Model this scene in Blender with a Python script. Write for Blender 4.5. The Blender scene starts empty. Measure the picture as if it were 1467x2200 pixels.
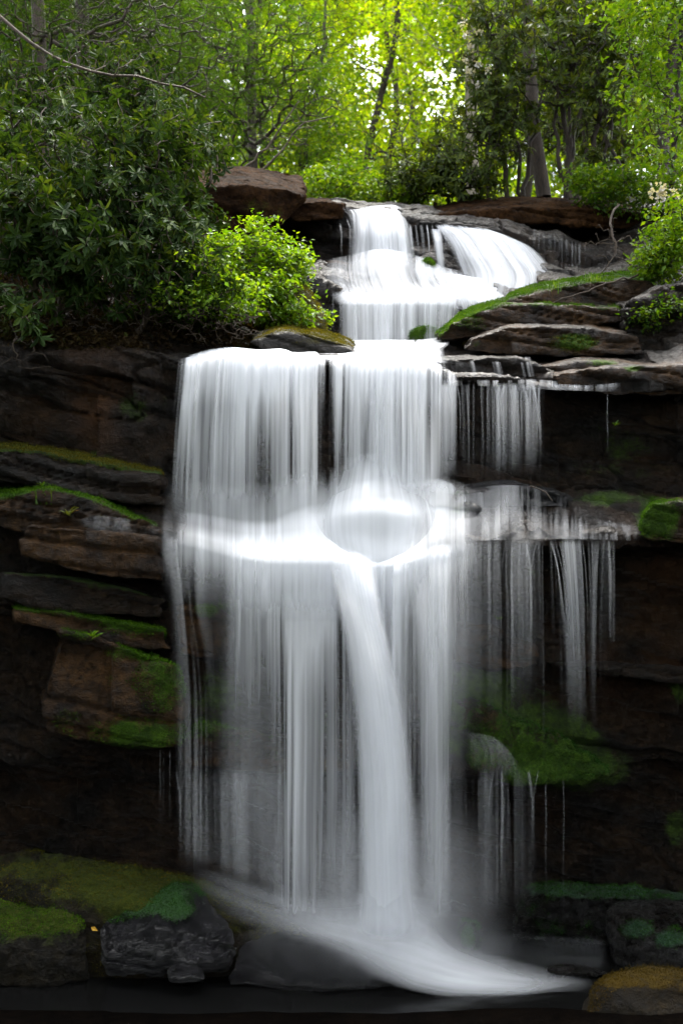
import bpy, bmesh, math, random
import numpy as np
from mathutils import Vector

random.seed(7); RNG = np.random.default_rng(11)
sc = bpy.context.scene
COL = sc.collection
KP = 36.0 / 38.0 / 2200.0            # metres per photo pixel per metre of distance
HZ = 1350.0                          # eye level
def P(px, py, Y): return np.array([(px - 733.5) * KP * Y, Y, (HZ - py) * KP * Y])
def PV(px, py, Y):
    px, py, Y = np.asarray(px, float), np.asarray(py, float), np.asarray(Y, float)
    return np.stack([(px - 733.5) * KP * Y, Y + 0 * px, (HZ - py) * KP * Y], -1)
POOL = -2.5

# ------------------------------------------------------------------ noise
def _h(ix, iy, iz, s):
    n = (ix.astype(np.uint32) * np.uint32(374761393) + iy.astype(np.uint32) * np.uint32(668265263)
         + iz.astype(np.uint32) * np.uint32(2246822519) + np.uint32((s * 3266489917) & 0xffffffff))
    n = (n ^ (n >> np.uint32(13))) * np.uint32(1274126177)
    n = (n ^ (n >> np.uint32(15))) * np.uint32(2246822519)
    n = n ^ (n >> np.uint32(16))
    return n.astype(np.float64) / 4294967295.0
def vnoise(p, s=0):
    p = np.asarray(p, float); i = np.floor(p); f = p - i; i = i.astype(np.int64) & 0xffffffff
    f = f * f * f * (f * (f * 6 - 15) + 10)
    r = 0
    for dx in (0, 1):
        for dy in (0, 1):
            for dz in (0, 1):
                w = (f[..., 0] if dx else 1 - f[..., 0]) * (f[..., 1] if dy else 1 - f[..., 1]) * (f[..., 2] if dz else 1 - f[..., 2])
                r = r + w * _h(i[..., 0] + dx, i[..., 1] + dy, i[..., 2] + dz, s)
    return r
def fbm(p, o=4, s=0):
    r, a, t = 0, 1.0, 0
    p = np.asarray(p, float)
    for k in range(o):
        r = r + a * (vnoise(p * 2 ** k + k * 17.3, s + k) - .5); t += a; a *= .5
    return r / t * 2
def sstep(a, b, x):
    t = np.clip((x - a) / (b - a), 0, 1); return t * t * (3 - 2 * t)

# ------------------------------------------------------------------ mesh / object helpers
def mk(name, v, f, mat, parent=None, loc=(0, 0, 0), attrs=None, smooth=True, fattr=None):
    v = np.asarray(v, np.float32) - np.asarray(loc, np.float32); f = np.asarray(f, np.int32)
    me = bpy.data.meshes.new(name)
    n, k = f.shape
    me.vertices.add(len(v)); me.vertices.foreach_set('co', v.ravel())
    me.loops.add(n * k); me.loops.foreach_set('vertex_index', f.ravel())
    me.polygons.add(n); me.polygons.foreach_set('loop_start', np.arange(0, n * k, k, dtype=np.int32))
    me.update(calc_edges=True)
    me.polygons.foreach_set('use_smooth', np.full(n, smooth))
    for an, av in (attrs or {}).items():
        a = me.attributes.new(an, 'FLOAT', 'POINT'); a.data.foreach_set('value', np.asarray(av, np.float32).ravel())
    me.materials.append(mat)
    o = bpy.data.objects.new(name, me); COL.objects.link(o)
    if parent is not None: o.parent = parent
    else: o.location = loc
    return o
def tag(o, label=None, cat=None, group=None, kind=None):
    if label: o['label'] = label
    if cat: o['category'] = cat
    if group: o['group'] = group
    if kind: o['kind'] = kind
    return o
def thing(name, label, cat, loc=(0, 0, 0), group=None):
    o = bpy.data.objects.new(name, None); COL.objects.link(o); o.location = tuple(float(c) for c in loc)
    o.empty_display_size = .1
    return tag(o, label, cat, group)
def dup(root, loc, rz, s, label):
    r = root.copy(); COL.objects.link(r); r.location = tuple(float(c) for c in loc); r.rotation_euler = (0, 0, rz); r.scale = (s, s, s); r['label'] = label
    for ch in [c for c in bpy.data.objects if c.parent == root]:
        c = ch.copy(); COL.objects.link(c); c.parent = r
    return r
def grid_faces(nr, nc):
    a = np.arange(nr * nc).reshape(nr, nc)
    return np.stack([a[:-1, :-1], a[:-1, 1:], a[1:, 1:], a[1:, :-1]], -1).reshape(-1, 4)

# ------------------------------------------------------------------ materials
def newmat(name):
    m = bpy.data.materials.new(name); m.use_nodes = True
    nt = m.node_tree; nt.nodes.clear()
    return m, nt, nt.nodes, nt.links
def N(ns, t, **kw):
    n = ns.new(t)
    for k, v in kw.items():
        if k.startswith('i_'): n.inputs[k[2:].replace('_', ' ')].default_value = v
        else: setattr(n, k, v)
    return n
def mixc(ns, ls, fac, a, b):
    m = ns.new('ShaderNodeMix'); m.data_type = 'RGBA'
    for sock, val in ((m.inputs[0], fac), (m.inputs[6], a), (m.inputs[7], b)):
        if isinstance(val, bpy.types.NodeSocket): ls.new(val, sock)
        elif isinstance(val, (int, float)): sock.default_value = val
        else: sock.default_value = (*val, 1)
    return m.outputs[2]
def math_(ns, ls, op, a, b=0.0, clamp=False):
    m = ns.new('ShaderNodeMath'); m.operation = op; m.use_clamp = clamp
    for s, v in ((m.inputs[0], a), (m.inputs[1], b)):
        if isinstance(v, bpy.types.NodeSocket): ls.new(v, s)
        else: s.default_value = v
    return m.outputs[0]
def ramp(ns, ls, src, stops):
    r = ns.new('ShaderNodeValToRGB'); e = r.color_ramp.elements
    while len(e) < len(stops): e.new(.5)
    for k, (p, c) in enumerate(stops):
        e[k].position = p; e[k].color = (*c, 1) if not isinstance(c, (int, float)) else (c, c, c, 1)
    ls.new(src, r.inputs[0]); return r.outputs[0]
def rockmat(name, dark, brown, mossa, mossb, rough=(.35, .7), bump=.6, stain=None, spec=.5):
    m, nt, ns, ls = newmat(name)
    out = N(ns, 'ShaderNodeOutputMaterial'); bs = N(ns, 'ShaderNodeBsdfPrincipled')
    ls.new(bs.outputs[0], out.inputs[0])
    geo = N(ns, 'ShaderNodeNewGeometry'); mp = N(ns, 'ShaderNodeMapping')
    ls.new(geo.outputs['Position'], mp.inputs[0]); mp.inputs['Scale'].default_value = (1, 1, 1.6); mp.inputs['Rotation'].default_value = (0, .24, 0)
    n1 = N(ns, 'ShaderNodeTexNoise', i_Scale=2.2, i_Detail=8, i_Roughness=.65); ls.new(mp.outputs[0], n1.inputs[0])
    n2 = N(ns, 'ShaderNodeTexNoise', i_Scale=22, i_Detail=6, i_Roughness=.7); ls.new(geo.outputs['Position'], n2.inputs[0])
    n3 = N(ns, 'ShaderNodeTexNoise', i_Scale=70, i_Detail=3, i_Roughness=.7); ls.new(geo.outputs['Position'], n3.inputs[0])
    n4 = N(ns, 'ShaderNodeTexNoise', i_Scale=5, i_Detail=5, i_Roughness=.7); ls.new(geo.outputs['Position'], n4.inputs[0])
    f1 = ramp(ns, ls, n1.outputs[0], [(.38, 0.0), (.66, 1.0)])
    c = mixc(ns, ls, f1, dark, brown)
    f2 = ramp(ns, ls, n2.outputs[0], [(.35, 0.35), (.7, 1.5)])
    mm = ns.new('ShaderNodeMix'); mm.data_type = 'RGBA'; mm.blend_type = 'MULTIPLY'; mm.inputs[0].default_value = 1
    ls.new(c, mm.inputs[6]); ls.new(f2, mm.inputs[7]); c = mm.outputs[2]
    if stain:
        a2 = N(ns, 'ShaderNodeAttribute', attribute_name='stain')
        c = mixc(ns, ls, a2.outputs['Fac'], c, stain)
    at = N(ns, 'ShaderNodeAttribute', attribute_name='moss')
    e = math_(ns, ls, 'ADD', at.outputs['Fac'], math_(ns, ls, 'MULTIPLY', math_(ns, ls, 'SUBTRACT', n4.outputs[0], .5), 1.1))
    e = math_(ns, ls, 'ADD', e, math_(ns, ls, 'MULTIPLY', math_(ns, ls, 'SUBTRACT', n3.outputs[0], .5), .5))
    mf = ramp(ns, ls, e, [(.42, 0.0), (.62, 1.0)])
    mcol = mixc(ns, ls, ramp(ns, ls, n2.outputs[0], [(.35, 0.0), (.65, 1.0)]), mossa, mossb)
    c = mixc(ns, ls, mf, c, mcol)
    ls.new(c, bs.inputs['Base Color'])
    rg = ramp(ns, ls, n2.outputs[0], [(.3, rough[0]), (.7, rough[1])])
    rr = ns.new('ShaderNodeMix'); rr.data_type = 'FLOAT'; ls.new(mf, rr.inputs[0]); ls.new(rg, rr.inputs[2]); rr.inputs[3].default_value = .95
    ls.new(rr.outputs[0], bs.inputs['Roughness'])
    h = math_(ns, ls, 'ADD', math_(ns, ls, 'MULTIPLY', n2.outputs[0], 1.0), math_(ns, ls, 'MULTIPLY', n3.outputs[0], .6))
    n5 = N(ns, 'ShaderNodeTexNoise', i_Scale=8, i_Detail=7, i_Roughness=.75, i_Distortion=.6); ls.new(mp.outputs[0], n5.inputs[0])
    vo = N(ns, 'ShaderNodeTexVoronoi', feature='DISTANCE_TO_EDGE', i_Scale=2.6); dis = mixc(ns, ls, .25, geo.outputs['Position'], n5.outputs['Color']); ls.new(dis, vo.inputs[0])
    h = math_(ns, ls, 'ADD', h, math_(ns, ls, 'MULTIPLY', n5.outputs[0], 2.0))
    h = math_(ns, ls, 'ADD', h, ramp(ns, ls, vo.outputs['Distance'], [(0, 0.0), (.04, .55)]))
    b = N(ns, 'ShaderNodeBump', i_Strength=bump, i_Distance=.045); ls.new(h, b.inputs['Height']); ls.new(b.outputs[0], bs.inputs['Normal'])
    bs.inputs['Specular IOR Level'].default_value = spec
    return m
def leafmat(name, ca, cb, cc, rough=.45, trans=.5, spec=.4):
    m, nt, ns, ls = newmat(name)
    out = N(ns, 'ShaderNodeOutputMaterial'); bs = N(ns, 'ShaderNodeBsdfPrincipled'); tr = N(ns, 'ShaderNodeBsdfTranslucent'); mx = N(ns, 'ShaderNodeMixShader')
    at = N(ns, 'ShaderNodeAttribute', attribute_name='tint')
    c = ramp(ns, ls, at.outputs['Fac'], [(0, ca), (.55, cb), (1, cc)])
    ls.new(c, bs.inputs['Base Color']); bs.inputs['Roughness'].default_value = rough; bs.inputs['Specular IOR Level'].default_value = spec
    mm = ns.new('ShaderNodeMix'); mm.data_type = 'RGBA'; mm.blend_type = 'MULTIPLY'; mm.inputs[0].default_value = 1
    ls.new(c, mm.inputs[6]); mm.inputs[7].default_value = (1.55, 1.3, .4, 1); ls.new(mm.outputs[2], tr.inputs[0])
    mx.inputs[0].default_value = trans; ls.new(bs.outputs[0], mx.inputs[1]); ls.new(tr.outputs[0], mx.inputs[2]); ls.new(mx.outputs[0], out.inputs[0])
    return m
def barkmat(name, a, b, scale=30):
    m, nt, ns, ls = newmat(name)
    out = N(ns, 'ShaderNodeOutputMaterial'); bs = N(ns, 'ShaderNodeBsdfPrincipled'); ls.new(bs.outputs[0], out.inputs[0])
    geo = N(ns, 'ShaderNodeNewGeometry'); mp = N(ns, 'ShaderNodeMapping'); mp.inputs['Scale'].default_value = (1, 1, .25); ls.new(geo.outputs['Position'], mp.inputs[0])
    n = N(ns, 'ShaderNodeTexNoise', i_Scale=scale, i_Detail=6, i_Roughness=.7); ls.new(mp.outputs[0], n.inputs[0])
    c = ramp(ns, ls, n.outputs[0], [(.35, a), (.65, b)]); ls.new(c, bs.inputs['Base Color']); bs.inputs['Roughness'].default_value = .85
    bu = N(ns, 'ShaderNodeBump', i_Strength=.8, i_Distance=.02); ls.new(n.outputs[0], bu.inputs['Height']); ls.new(bu.outputs[0], bs.inputs['Normal'])
    return m
def watermat(name, col=(.80, .82, .86)):
    m, nt, ns, ls = newmat(name)
    out = N(ns, 'ShaderNodeOutputMaterial'); d = N(ns, 'ShaderNodeBsdfDiffuse'); t = N(ns, 'ShaderNodeBsdfTranslucent'); tp = N(ns, 'ShaderNodeBsdfTransparent')
    d.inputs[0].default_value = (*col, 1); t.inputs[0].default_value = (*col, 1)
    m1 = N(ns, 'ShaderNodeMixShader'); m1.inputs[0].default_value = .4; ls.new(d.outputs[0], m1.inputs[1]); ls.new(t.outputs[0], m1.inputs[2])
    at = N(ns, 'ShaderNodeAttribute', attribute_name='alpha')
    m2 = N(ns, 'ShaderNodeMixShader'); ls.new(at.outputs['Fac'], m2.inputs[0]); ls.new(tp.outputs[0], m2.inputs[1]); ls.new(m1.outputs[0], m2.inputs[2])
    ls.new(m2.outputs[0], out.inputs[0]); return m

M_CLIFF = rockmat('wet_sandstone', (0.0034, 0.0020, 0.0010), (0.0299, 0.0146, 0.0048), (.015, .036, .0015), (.048, .092, .003), (.25, .65), 1.0, (.095, .036, .007), .35)
M_BLOCK = rockmat('brown_sandstone', (.0095, .0046, .0018), (.0900, .0430, .0128), (.022, .056, .002), (.064, .132, .004), (.25, .65), 1.0, None, .28)
M_SLAB = rockmat('dry_brown_sandstone', (.0170, .0080, .0034), (.0720, .0340, .0125), (.04, .044, .008), (.055, .050, .010), (.7, .95), 1.0, None, .05)
M_WETB = rockmat('wet_dark_boulder', (0.0041, 0.0041, 0.0051), (0.0204, 0.0190, 0.0224), (.010, .062, .006), (.028, .105, .011), (.06, .26), 1.0, None, .6)
M_OLIVE = rockmat('olive_moss_boulder', (0.0041, 0.0031, 0.0012), (0.0190, 0.0129, 0.0034), (.022, .036, .001), (.060, .074, .002), (.3, .7), 1.0, None, .25)
M_GOLD = rockmat('golden_moss_boulder', (0.0068, 0.0048, 0.0020), (0.0238, 0.0150, 0.0041), (.055, .033, .003), (.095, .060, .005), (.6, .9), 1.0, None, .2)
M_MINT = rockmat('mint_moss_boulder', (0.0024, 0.0020, 0.0017), (0.0095, 0.0058, 0.0037), (.010, .046, .016), (.028, .075, .034), (.15, .4), 1.0, None, .5)
M_YMOSS = rockmat('yellow_moss_rock', (0.0082, 0.0058, 0.0037), (0.0306, 0.0231, 0.0150), (.035, .036, .003), (.075, .062, .005), (.25, .6), 1.0, None, .4)
M_SOIL = rockmat('forest_soil', (.012, .009, .006), (.045, .030, .017), (.02, .03, .006), (.04, .055, .01), (.8, .95), 1.0)
M_MOSS = leafmat('moss_green', (0.0170, 0.0500, 0.0020), (0.0430, 0.1150, 0.0035), (0.0860, 0.1650, 0.0060), .8, .3, .1)
M_MOSSY = leafmat('moss_yellow', (0.0358, 0.0394, 0.0043), (0.0786, 0.0751, 0.0072), (0.1216, 0.0966, 0.0086), .8, .3, .1)
M_MOSSD = leafmat('moss_dark_green', (0.0090, 0.0360, 0.0045), (0.0210, 0.0713, 0.0090), (0.0390, 0.1050, 0.0165), .8, .3, .1)
M_MOSSG = leafmat('moss_golden', (0.0330, 0.0220, 0.0022), (0.0660, 0.0440, 0.0044), (0.1045, 0.0688, 0.0066), .8, .3, .1)
M_LITTER = leafmat('leaf_litter', (0.0180, 0.0108, 0.0048), (0.0360, 0.0240, 0.0096), (0.0300, 0.0450, 0.0072), .8, .2, .1)
M_WATER = watermat('falling_water')
M_RHODO = leafmat('rhododendron_leaf', (.0085, .0215, .004), (.0200, .0460, .007), (.055, .085, .012), .7, .3, .12)
M_RHODO2 = leafmat('olive_rhododendron_leaf', (.018, .034, .004), (.046, .074, .008), (.095, .125, .014), .5, .4, .25)
M_YELLOW = leafmat('spring_leaf', (0.0910, 0.1950, 0.0052), (0.1690, 0.2925, 0.0065), (0.2860, 0.3770, 0.0104), .5, .68)
M_GREEN = leafmat('green_leaf', (0.0394, 0.1068, 0.0045), (0.0788, 0.1688, 0.0057), (0.1575, 0.2363, 0.0090), .5, .5)
M_MID = leafmat('mid_green_leaf', (0.0198, 0.0616, 0.0033), (0.0418, 0.1012, 0.0044), (0.0880, 0.1430, 0.0077), .5, .5)
M_FERN = leafmat('bright_fern_leaf', (0.0459, 0.1224, 0.0041), (0.0918, 0.1938, 0.0061), (0.1632, 0.2550, 0.0102), .5, .5)
M_HEM = leafmat('hemlock_needle', (.007, .020, .003), (.016, .040, .005), (.036, .070, .008), .5, .4)
M_BARK = barkmat('brown_bark', (.014, .010, .007), (.055, .038, .025))
M_DARKBARK = barkmat('dark_bark', (.012, .009, .007), (.045, .032, .022))
M_PALE = barkmat('pale_bark', (.10, .085, .06), (.26, .23, .18), 18)
M_TWIG = barkmat('grey_twig', (.022, .015, .010), (.075, .052, .034))
M_PETAL = leafmat('white_petal', (0.3850, 0.3740, 0.3630), (0.4400, 0.4290, 0.4180), (0.4400, 0.4400, 0.4180), .6, .3)
M_DEAD = leafmat('fallen_yellow_leaf', (.5, .28, .02), (.55, .3, .02), (.6, .35, .03), .6, .3)
M_RED = leafmat('reddish_leaf', (.08, .10, .015), (.10, .14, .02), (.25, .07, .02), .5, .4)

# ------------------------------------------------------------------ cliff
COLS = {
 -1400: [(2600,6.6),(2010,7.2),(1660,7.3),(1620,7.1),(1330,7.1),(1260,7.0),(1240,7.0),(1130,7.0),(1060,7.1),(950,7.1),(800,7.0),(700,7.0),(660,7.2),(620,7.5),(560,8),(500,8.6),(440,9.2),(380,9.8),(320,10.5),(270,11.2),(230,13.5)],
 -300: [(2400,8.1),(2010,8.7),(1660,8.8),(1620,8.5),(1330,8.5),(1260,8.5),(1240,8.4),(1130,8.4),(1060,8.6),(950,8.5),(800,8.4),(745,8.4),(720,8.6),(680,8.9),(640,9.2),(590,9.6),(540,10.1),(480,10.7),(430,11.2),(380,12),(340,14)],
 0: [(2400,8.3),(2010,8.9),(1660,9.0),(1620,8.7),(1330,8.75),(1260,8.7),(1240,8.6),(1130,8.6),(1060,8.9),(950,8.75),(800,8.6),(755,8.65),(730,8.8),(690,9.1),(650,9.4),(600,9.8),(550,10.2),(500,10.7),(450,11.2),(400,12),(370,14)],
 350: [(2400,8.3),(2010,8.9),(1665,8.95),(1610,8.4),(1330,8.35),(1200,8.4),(1170,8.25),(1130,8.15),(1060,8.85),(950,8.85),(800,8.75),(752,8.75),(735,9.0),(700,9.4),(650,9.7),(600,10.1),(550,10.6),(500,11.0),(450,11.6),(410,12.2),(385,14)],
 420: [(2400,8.3),(2010,8.9),(1670,8.9),(1630,8.3),(1330,8.3),(1190,8.3),(1165,8.08),(1145,8.03),(1090,8.85),(950,8.9),(800,8.85),(768,8.7),(750,9.1),(715,9.6),(660,9.9),(620,10.2),(570,10.6),(520,11.0),(470,11.6),(430,12.2),(400,14)],
 620: [(2400,8.3),(2010,8.9),(1670,8.9),(1640,8.3),(1400,8.4),(1215,8.3),(1200,8.08),(1185,8.03),(1110,8.85),(950,8.9),(800,8.85),(770,8.7),(755,9.3),(735,10),(700,10.6),(640,11),(580,11.5),(540,12.2),(500,12.6),(455,12.6),(440,14)],
 720: [(2400,8.3),(2010,8.9),(1670,8.9),(1640,8.3),(1400,8.4),(1215,8.3),(1200,8.03),(1185,7.98),(1080,8.85),(950,8.9),(800,8.85),(770,8.7),(755,9.4),(722,10.9),(650,11.3),(610,11.4),(565,12.0),(545,12.4),(470,12.5),(440,12.5),(436,14)],
 850: [(2400,8.3),(2010,8.9),(1670,8.9),(1640,8.3),(1400,8.4),(1215,8.3),(1200,8.03),(1185,7.98),(1060,8.85),(950,8.9),(800,8.85),(770,8.7),(755,9.4),(722,10.9),(645,11.1),(632,11.2),(565,11.9),(548,12.2),(465,12.35),(445,12.5),(440,14)],
 960: [(2400,8.3),(2010,8.9),(1680,8.9),(1650,8.3),(1400,8.45),(1190,8.4),(1172,8.08),(1160,8.03),(1040,8.9),(950,8.95),(825,8.9),(812,8.75),(795,9.0),(730,10.6),(650,11.0),(635,11.2),(590,11.7),(520,12.1),(485,12.2),(462,12.6),(452,14)],
 1100: [(2400,8.3),(2010,8.9),(1690,8.9),(1660,8.35),(1450,8.5),(1185,8.45),(1168,8.08),(1155,8.03),(1040,8.9),(950,8.95),(835,8.9),(818,8.75),(790,9.1),(750,9.6),(680,10.5),(640,11.0),(590,11.5),(530,12.0),(500,12.3),(475,12.8),(455,14)],
 1250: [(2400,8.3),(2010,8.9),(1700,8.9),(1680,8.4),(1450,8.55),(1185,8.5),(1168,8.1),(1155,8.05),(1060,8.8),(950,8.9),(850,8.85),(835,8.7),(800,9.1),(760,9.6),(690,10.4),(640,10.9),(590,11.4),(530,12.2),(500,12.6),(470,12.8),(445,14)],
 1400: [(2400,8.3),(2010,8.9),(1690,8.9),(1640,8.6),(1450,8.6),(1185,8.5),(1170,8.2),(1150,8.15),(1070,8.8),(950,8.8),(850,8.75),(835,8.65),(790,9.0),(760,9.3),(700,9.8),(650,10.2),(600,10.6),(540,11),(500,11.5),(450,12.2),(420,14)],
 1700: [(2400,8.0),(2010,8.6),(1690,8.6),(1640,8.3),(1450,8.3),(1185,8.2),(1170,8.1),(1150,8.0),(1070,8.4),(950,8.4),(850,8.4),(820,8.3),(770,8.5),(720,8.8),(660,9.2),(600,9.7),(540,10.2),(480,10.7),(430,11.3),(390,12),(360,14)],
 2900: [(2600,6.3),(2010,7.0),(1690,7.0),(1640,6.9),(1450,6.9),(1185,6.9),(1170,6.9),(1150,6.9),(1070,7),(950,7),(850,7),(780,7),(700,7.3),(640,7.6),(580,8),(520,8.5),(460,9),(400,9.6),(340,10.3),(290,11),(250,13.5)],
}
def loft():
    keys = np.array(sorted(COLS)); arr = np.array([COLS[k] for k in keys], float)      # cols, rows, 2
    px = np.concatenate([np.linspace(-1400, -80, 60)[:-1], np.linspace(-80, 1550, 620), np.linspace(1550, 2900, 60)[1:]])
    prof = np.stack([np.stack([np.interp(px, keys, arr[:, r, c]) for r in range(arr.shape[1])], -1) for c in (0, 1)], -1)   # npx, rows, 2
    W = PV(px[:, None] + 0 * prof[:, :, 0], prof[:, :, 0], prof[:, :, 1])               # npx, rows, 3
    seg = np.linalg.norm(np.diff(W, axis=1), axis=2).mean(0); cum = np.concatenate([[0], np.cumsum(seg)])
    t = np.linspace(0, cum[-1], 900)
    G = np.stack([np.stack([np.interp(t, cum, W[i, :, c]) for c in range(3)], -1) for i in range(len(px))], 0)   # npx, nt, 3
    k = np.exp(-np.linspace(-2, 2, 9) ** 2); k /= k.sum()
    Gp = np.pad(G, ((0, 0), (4, 4), (0, 0)), 'edge'); G = sum(k[j] * Gp[:, j:j + G.shape[1]] for j in range(9))
    k2 = np.exp(-np.linspace(-2, 2, 41) ** 2); k2 /= k2.sum()
    Gp = np.pad(G, ((20, 20), (0, 0), (0, 0)), 'edge'); G = sum(k2[j] * Gp[j:j + G.shape[0]] for j in range(41))
    return px, G
def strata(p, h, s, dip=.24):
    zz = p[..., 2] + dip * p[..., 0] + .10 * fbm(p * [1.1, 1.1, .5], 3, s + 5)
    t = zz / h; t = t + .35 * np.sin(t * 2.1 + s); i = np.floor(t); f = t - i
    off = _h(i.astype(np.int64), (np.floor(p[..., 0] * .8 + 5 * _h(i.astype(np.int64), i.astype(np.int64) * 0, i.astype(np.int64) * 0, s + 1))).astype(np.int64), i.astype(np.int64) * 0, s) - .5
    crev = np.exp(-(np.minimum(f, 1 - f) / .09) ** 2)
    return off, crev
def grid_normals(G):
    a = np.gradient(G, axis=0); b = np.gradient(G, axis=1); n = np.cross(a, b)
    return n / (np.linalg.norm(n, axis=-1, keepdims=True) + 1e-9)
def blob(px, py, lst):
    r = 0 * px
    for (cx, cy, rx, ry, a) in lst: r = np.maximum(r, a * np.exp(-(((px - cx) / rx) ** 2 + ((py - cy) / ry) ** 2)))
    return r
px_, G = loft()
nrm = grid_normals(G)
if nrm[300, 400, 1] > 0: nrm = -nrm
wall = sstep(.25, .7, -nrm[..., 1])
o1, c1 = strata(G, .34, 3); o2, c2 = strata(G, .11, 9)
lay = sstep(-.25, .3, fbm(G * [.8, .8, 1.4], 3, 65)); rid = np.abs(fbm(np.stack([G[..., 0], G[..., 1], 3.2 * (G[..., 2] + .24 * G[..., 0])], -1) * .9 + 9, 4, 33)); d = -.06 * wall * np.exp(-(rid / .035) ** 2) + wall * (.17 * o1 - .08 * c1 * (.35 + lay) + (.05 * o2 - .02 * c2) * lay) + (.06 + .09 * wall) * fbm(G * 1.3, 3, 21) + .045 * fbm(G * 5, 4, 31) + .014 * fbm(G * 20, 3, 41)
qx0 = G[..., 0] / (KP * G[..., 1]) + 733.5; qy0 = HZ - G[..., 2] / (KP * G[..., 1])      # rock under the thick water is worn smooth
worn = blob(qx0, qy0, [(420, 1130, 90, 45, .9), (560, 1150, 110, 45, .9), (700, 1150, 110, 60, .9), (850, 1150, 110, 60, .9), (940, 1120, 70, 50, .8), (500, 765, 110, 18, .7), (700, 765, 110, 18, .7), (880, 765, 90, 18, .7), (850, 720, 120, 25, .7)])
G = G + nrm * (d * (1 - worn) - .05 * worn)[..., None]
nrm = grid_normals(G); nrm = nrm * np.sign(-nrm[300, 400, 1])
ppx = G[..., 0] / (KP * G[..., 1]) + 733.5; ppy = HZ - G[..., 2] / (KP * G[..., 1])
moss = blob(ppx, ppy, [(1030, 1490, 110, 90, .95), (1150, 1590, 160, 95, 1.05), (1240, 1650, 120, 55, 1.05), (960, 1600, 60, 60, .6), (1300, 1250, 40, 60, .4), (1150, 1230, 60, 50, .35), (120, 985, 200, 25, .55), (60, 1340, 80, 60, .35), (480, 1500, 110, 90, .6), (700, 1560, 160, 50, .5), (1330, 960, 90, 60, .55), (1340, 1010, 160, 30, .45), (1420, 1110, 60, 50, 1.0), (1300, 1070, 90, 22, .8),
    (300, 870, 90, 60, .5), (440, 1560, 120, 60, .6), (560, 1600, 160, 40, .5), (480, 1300, 60, 40, .6), (1460, 1480, 30, 40, .8), (1450, 1790, 30, 60, .7), (350, 1500, 60, 90, .7), (1180, 1960, 150, 60, .5),
    (585, 1090, 30, 30, .6), (920, 710, 40, 20, .7), (560, 690, 120, 60, .5), (660, 640, 50, 60, .7), (300, 720, 250, 20, .4)])
moss = moss + .25 * sstep(.5, .9, nrm[..., 2]) * sstep(.1, .5, fbm(G * 2, 3, 77)) * (ppy > 780)
stain = blob(ppx, ppy, [(200, 850, 60, 130, .75), (1430, 1300, 60, 200, .35), (1290, 1450, 60, 60, .4), (60, 900, 60, 60, .2), (1350, 1150, 40, 30, .3)]) * (.4 + .6 * sstep(-.4, .4, fbm(G * 4, 3, 91)))
cl = mk('cliff', G.reshape(-1, 3), grid_faces(*G.shape[:2])[:, ::-1], M_CLIFF, attrs={'moss': moss, 'stain': stain})
tag(cl, 'dark wet layered sandstone cliff that the whole waterfall runs down', 'cliff')

# forest floor, shore, pool
def GZ(x, y):
    x, y = np.asarray(x, float), np.asarray(y, float)
    s = np.clip((y - 12.5) / 3, 0, 1)
    return 4.75 + .05 * (y - 12.6) + .0022 * np.maximum(0, y - 18) ** 2 + s * .12 * np.maximum(0, np.abs(x - .6) - 1.2) + .25 * fbm(np.stack([x * .35, y * .35, 0 * x], -1), 3, 55)
gx, gy = np.meshgrid(np.linspace(-45, 45, 180), np.concatenate([np.linspace(13.2, 24, 60), np.linspace(24.5, 90, 60)]), indexing='ij')
fl = np.stack([gx, gy, GZ(gx, gy)], -1)
o = mk('forest_floor', fl.reshape(-1, 3), grid_faces(*gx.shape), M_SOIL, attrs={'moss': np.full(gx.size, .35)}); tag(o, kind='structure')
M_SHORE = rockmat('vignette_dark_shore', (.0015, .001, .0008), (.004, .0025, .0015), (.001, .002, .001), (.003, .004, .001), (.95, 1.0), 1.0, None, .02)  # colour pushed near black to imitate the vignette along the bottom edge
gx, gy = np.meshgrid(np.linspace(-25, 25, 240), np.concatenate([np.linspace(-25, 3, 40), np.linspace(3.2, 7.35, 90)]), indexing='ij')
hz = POOL + .04 + .0 * gx + .06 * fbm(np.stack([gx * 1.2, gy * 1.2, 0 * gx], -1), 4, 61) - .25 * sstep(7.0, 7.35, gy + .12 * fbm(np.stack([gx, gy, 0 * gx + 3], -1), 2, 62)) + .35 * np.maximum(0, np.abs(gx) - 3.2) + .9 * sstep(5, -8, gy)
o = mk('shore', np.stack([gx, gy, hz], -1).reshape(-1, 3), grid_faces(*gx.shape), M_SHORE, attrs={'moss': np.zeros(gx.size)}); tag(o, kind='structure')
m, nt, ns, ls = newmat('pool_water')
out = N(ns, 'ShaderNodeOutputMaterial'); bs = N(ns, 'ShaderNodeBsdfPrincipled'); ls.new(bs.outputs[0], out.inputs[0])
bs.inputs['Base Color'].default_value = (.004, .004, .004, 1); bs.inputs['Roughness'].default_value = .22; bs.inputs['IOR'].default_value = 1.33; bs.inputs['Specular IOR Level'].default_value = .15
gx, gy = np.meshgrid(np.linspace(-5, 5, 160), np.linspace(6.6, 9.3, 70), indexing='ij')
hz = POOL + .018 * fbm(np.stack([gx * 2, gy * 5, 0 * gx], -1), 3, 63)
o = mk('pool', np.stack([gx, gy, hz], -1).reshape(-1, 3), grid_faces(*gx.shape), m); tag(o, kind='structure')

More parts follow.
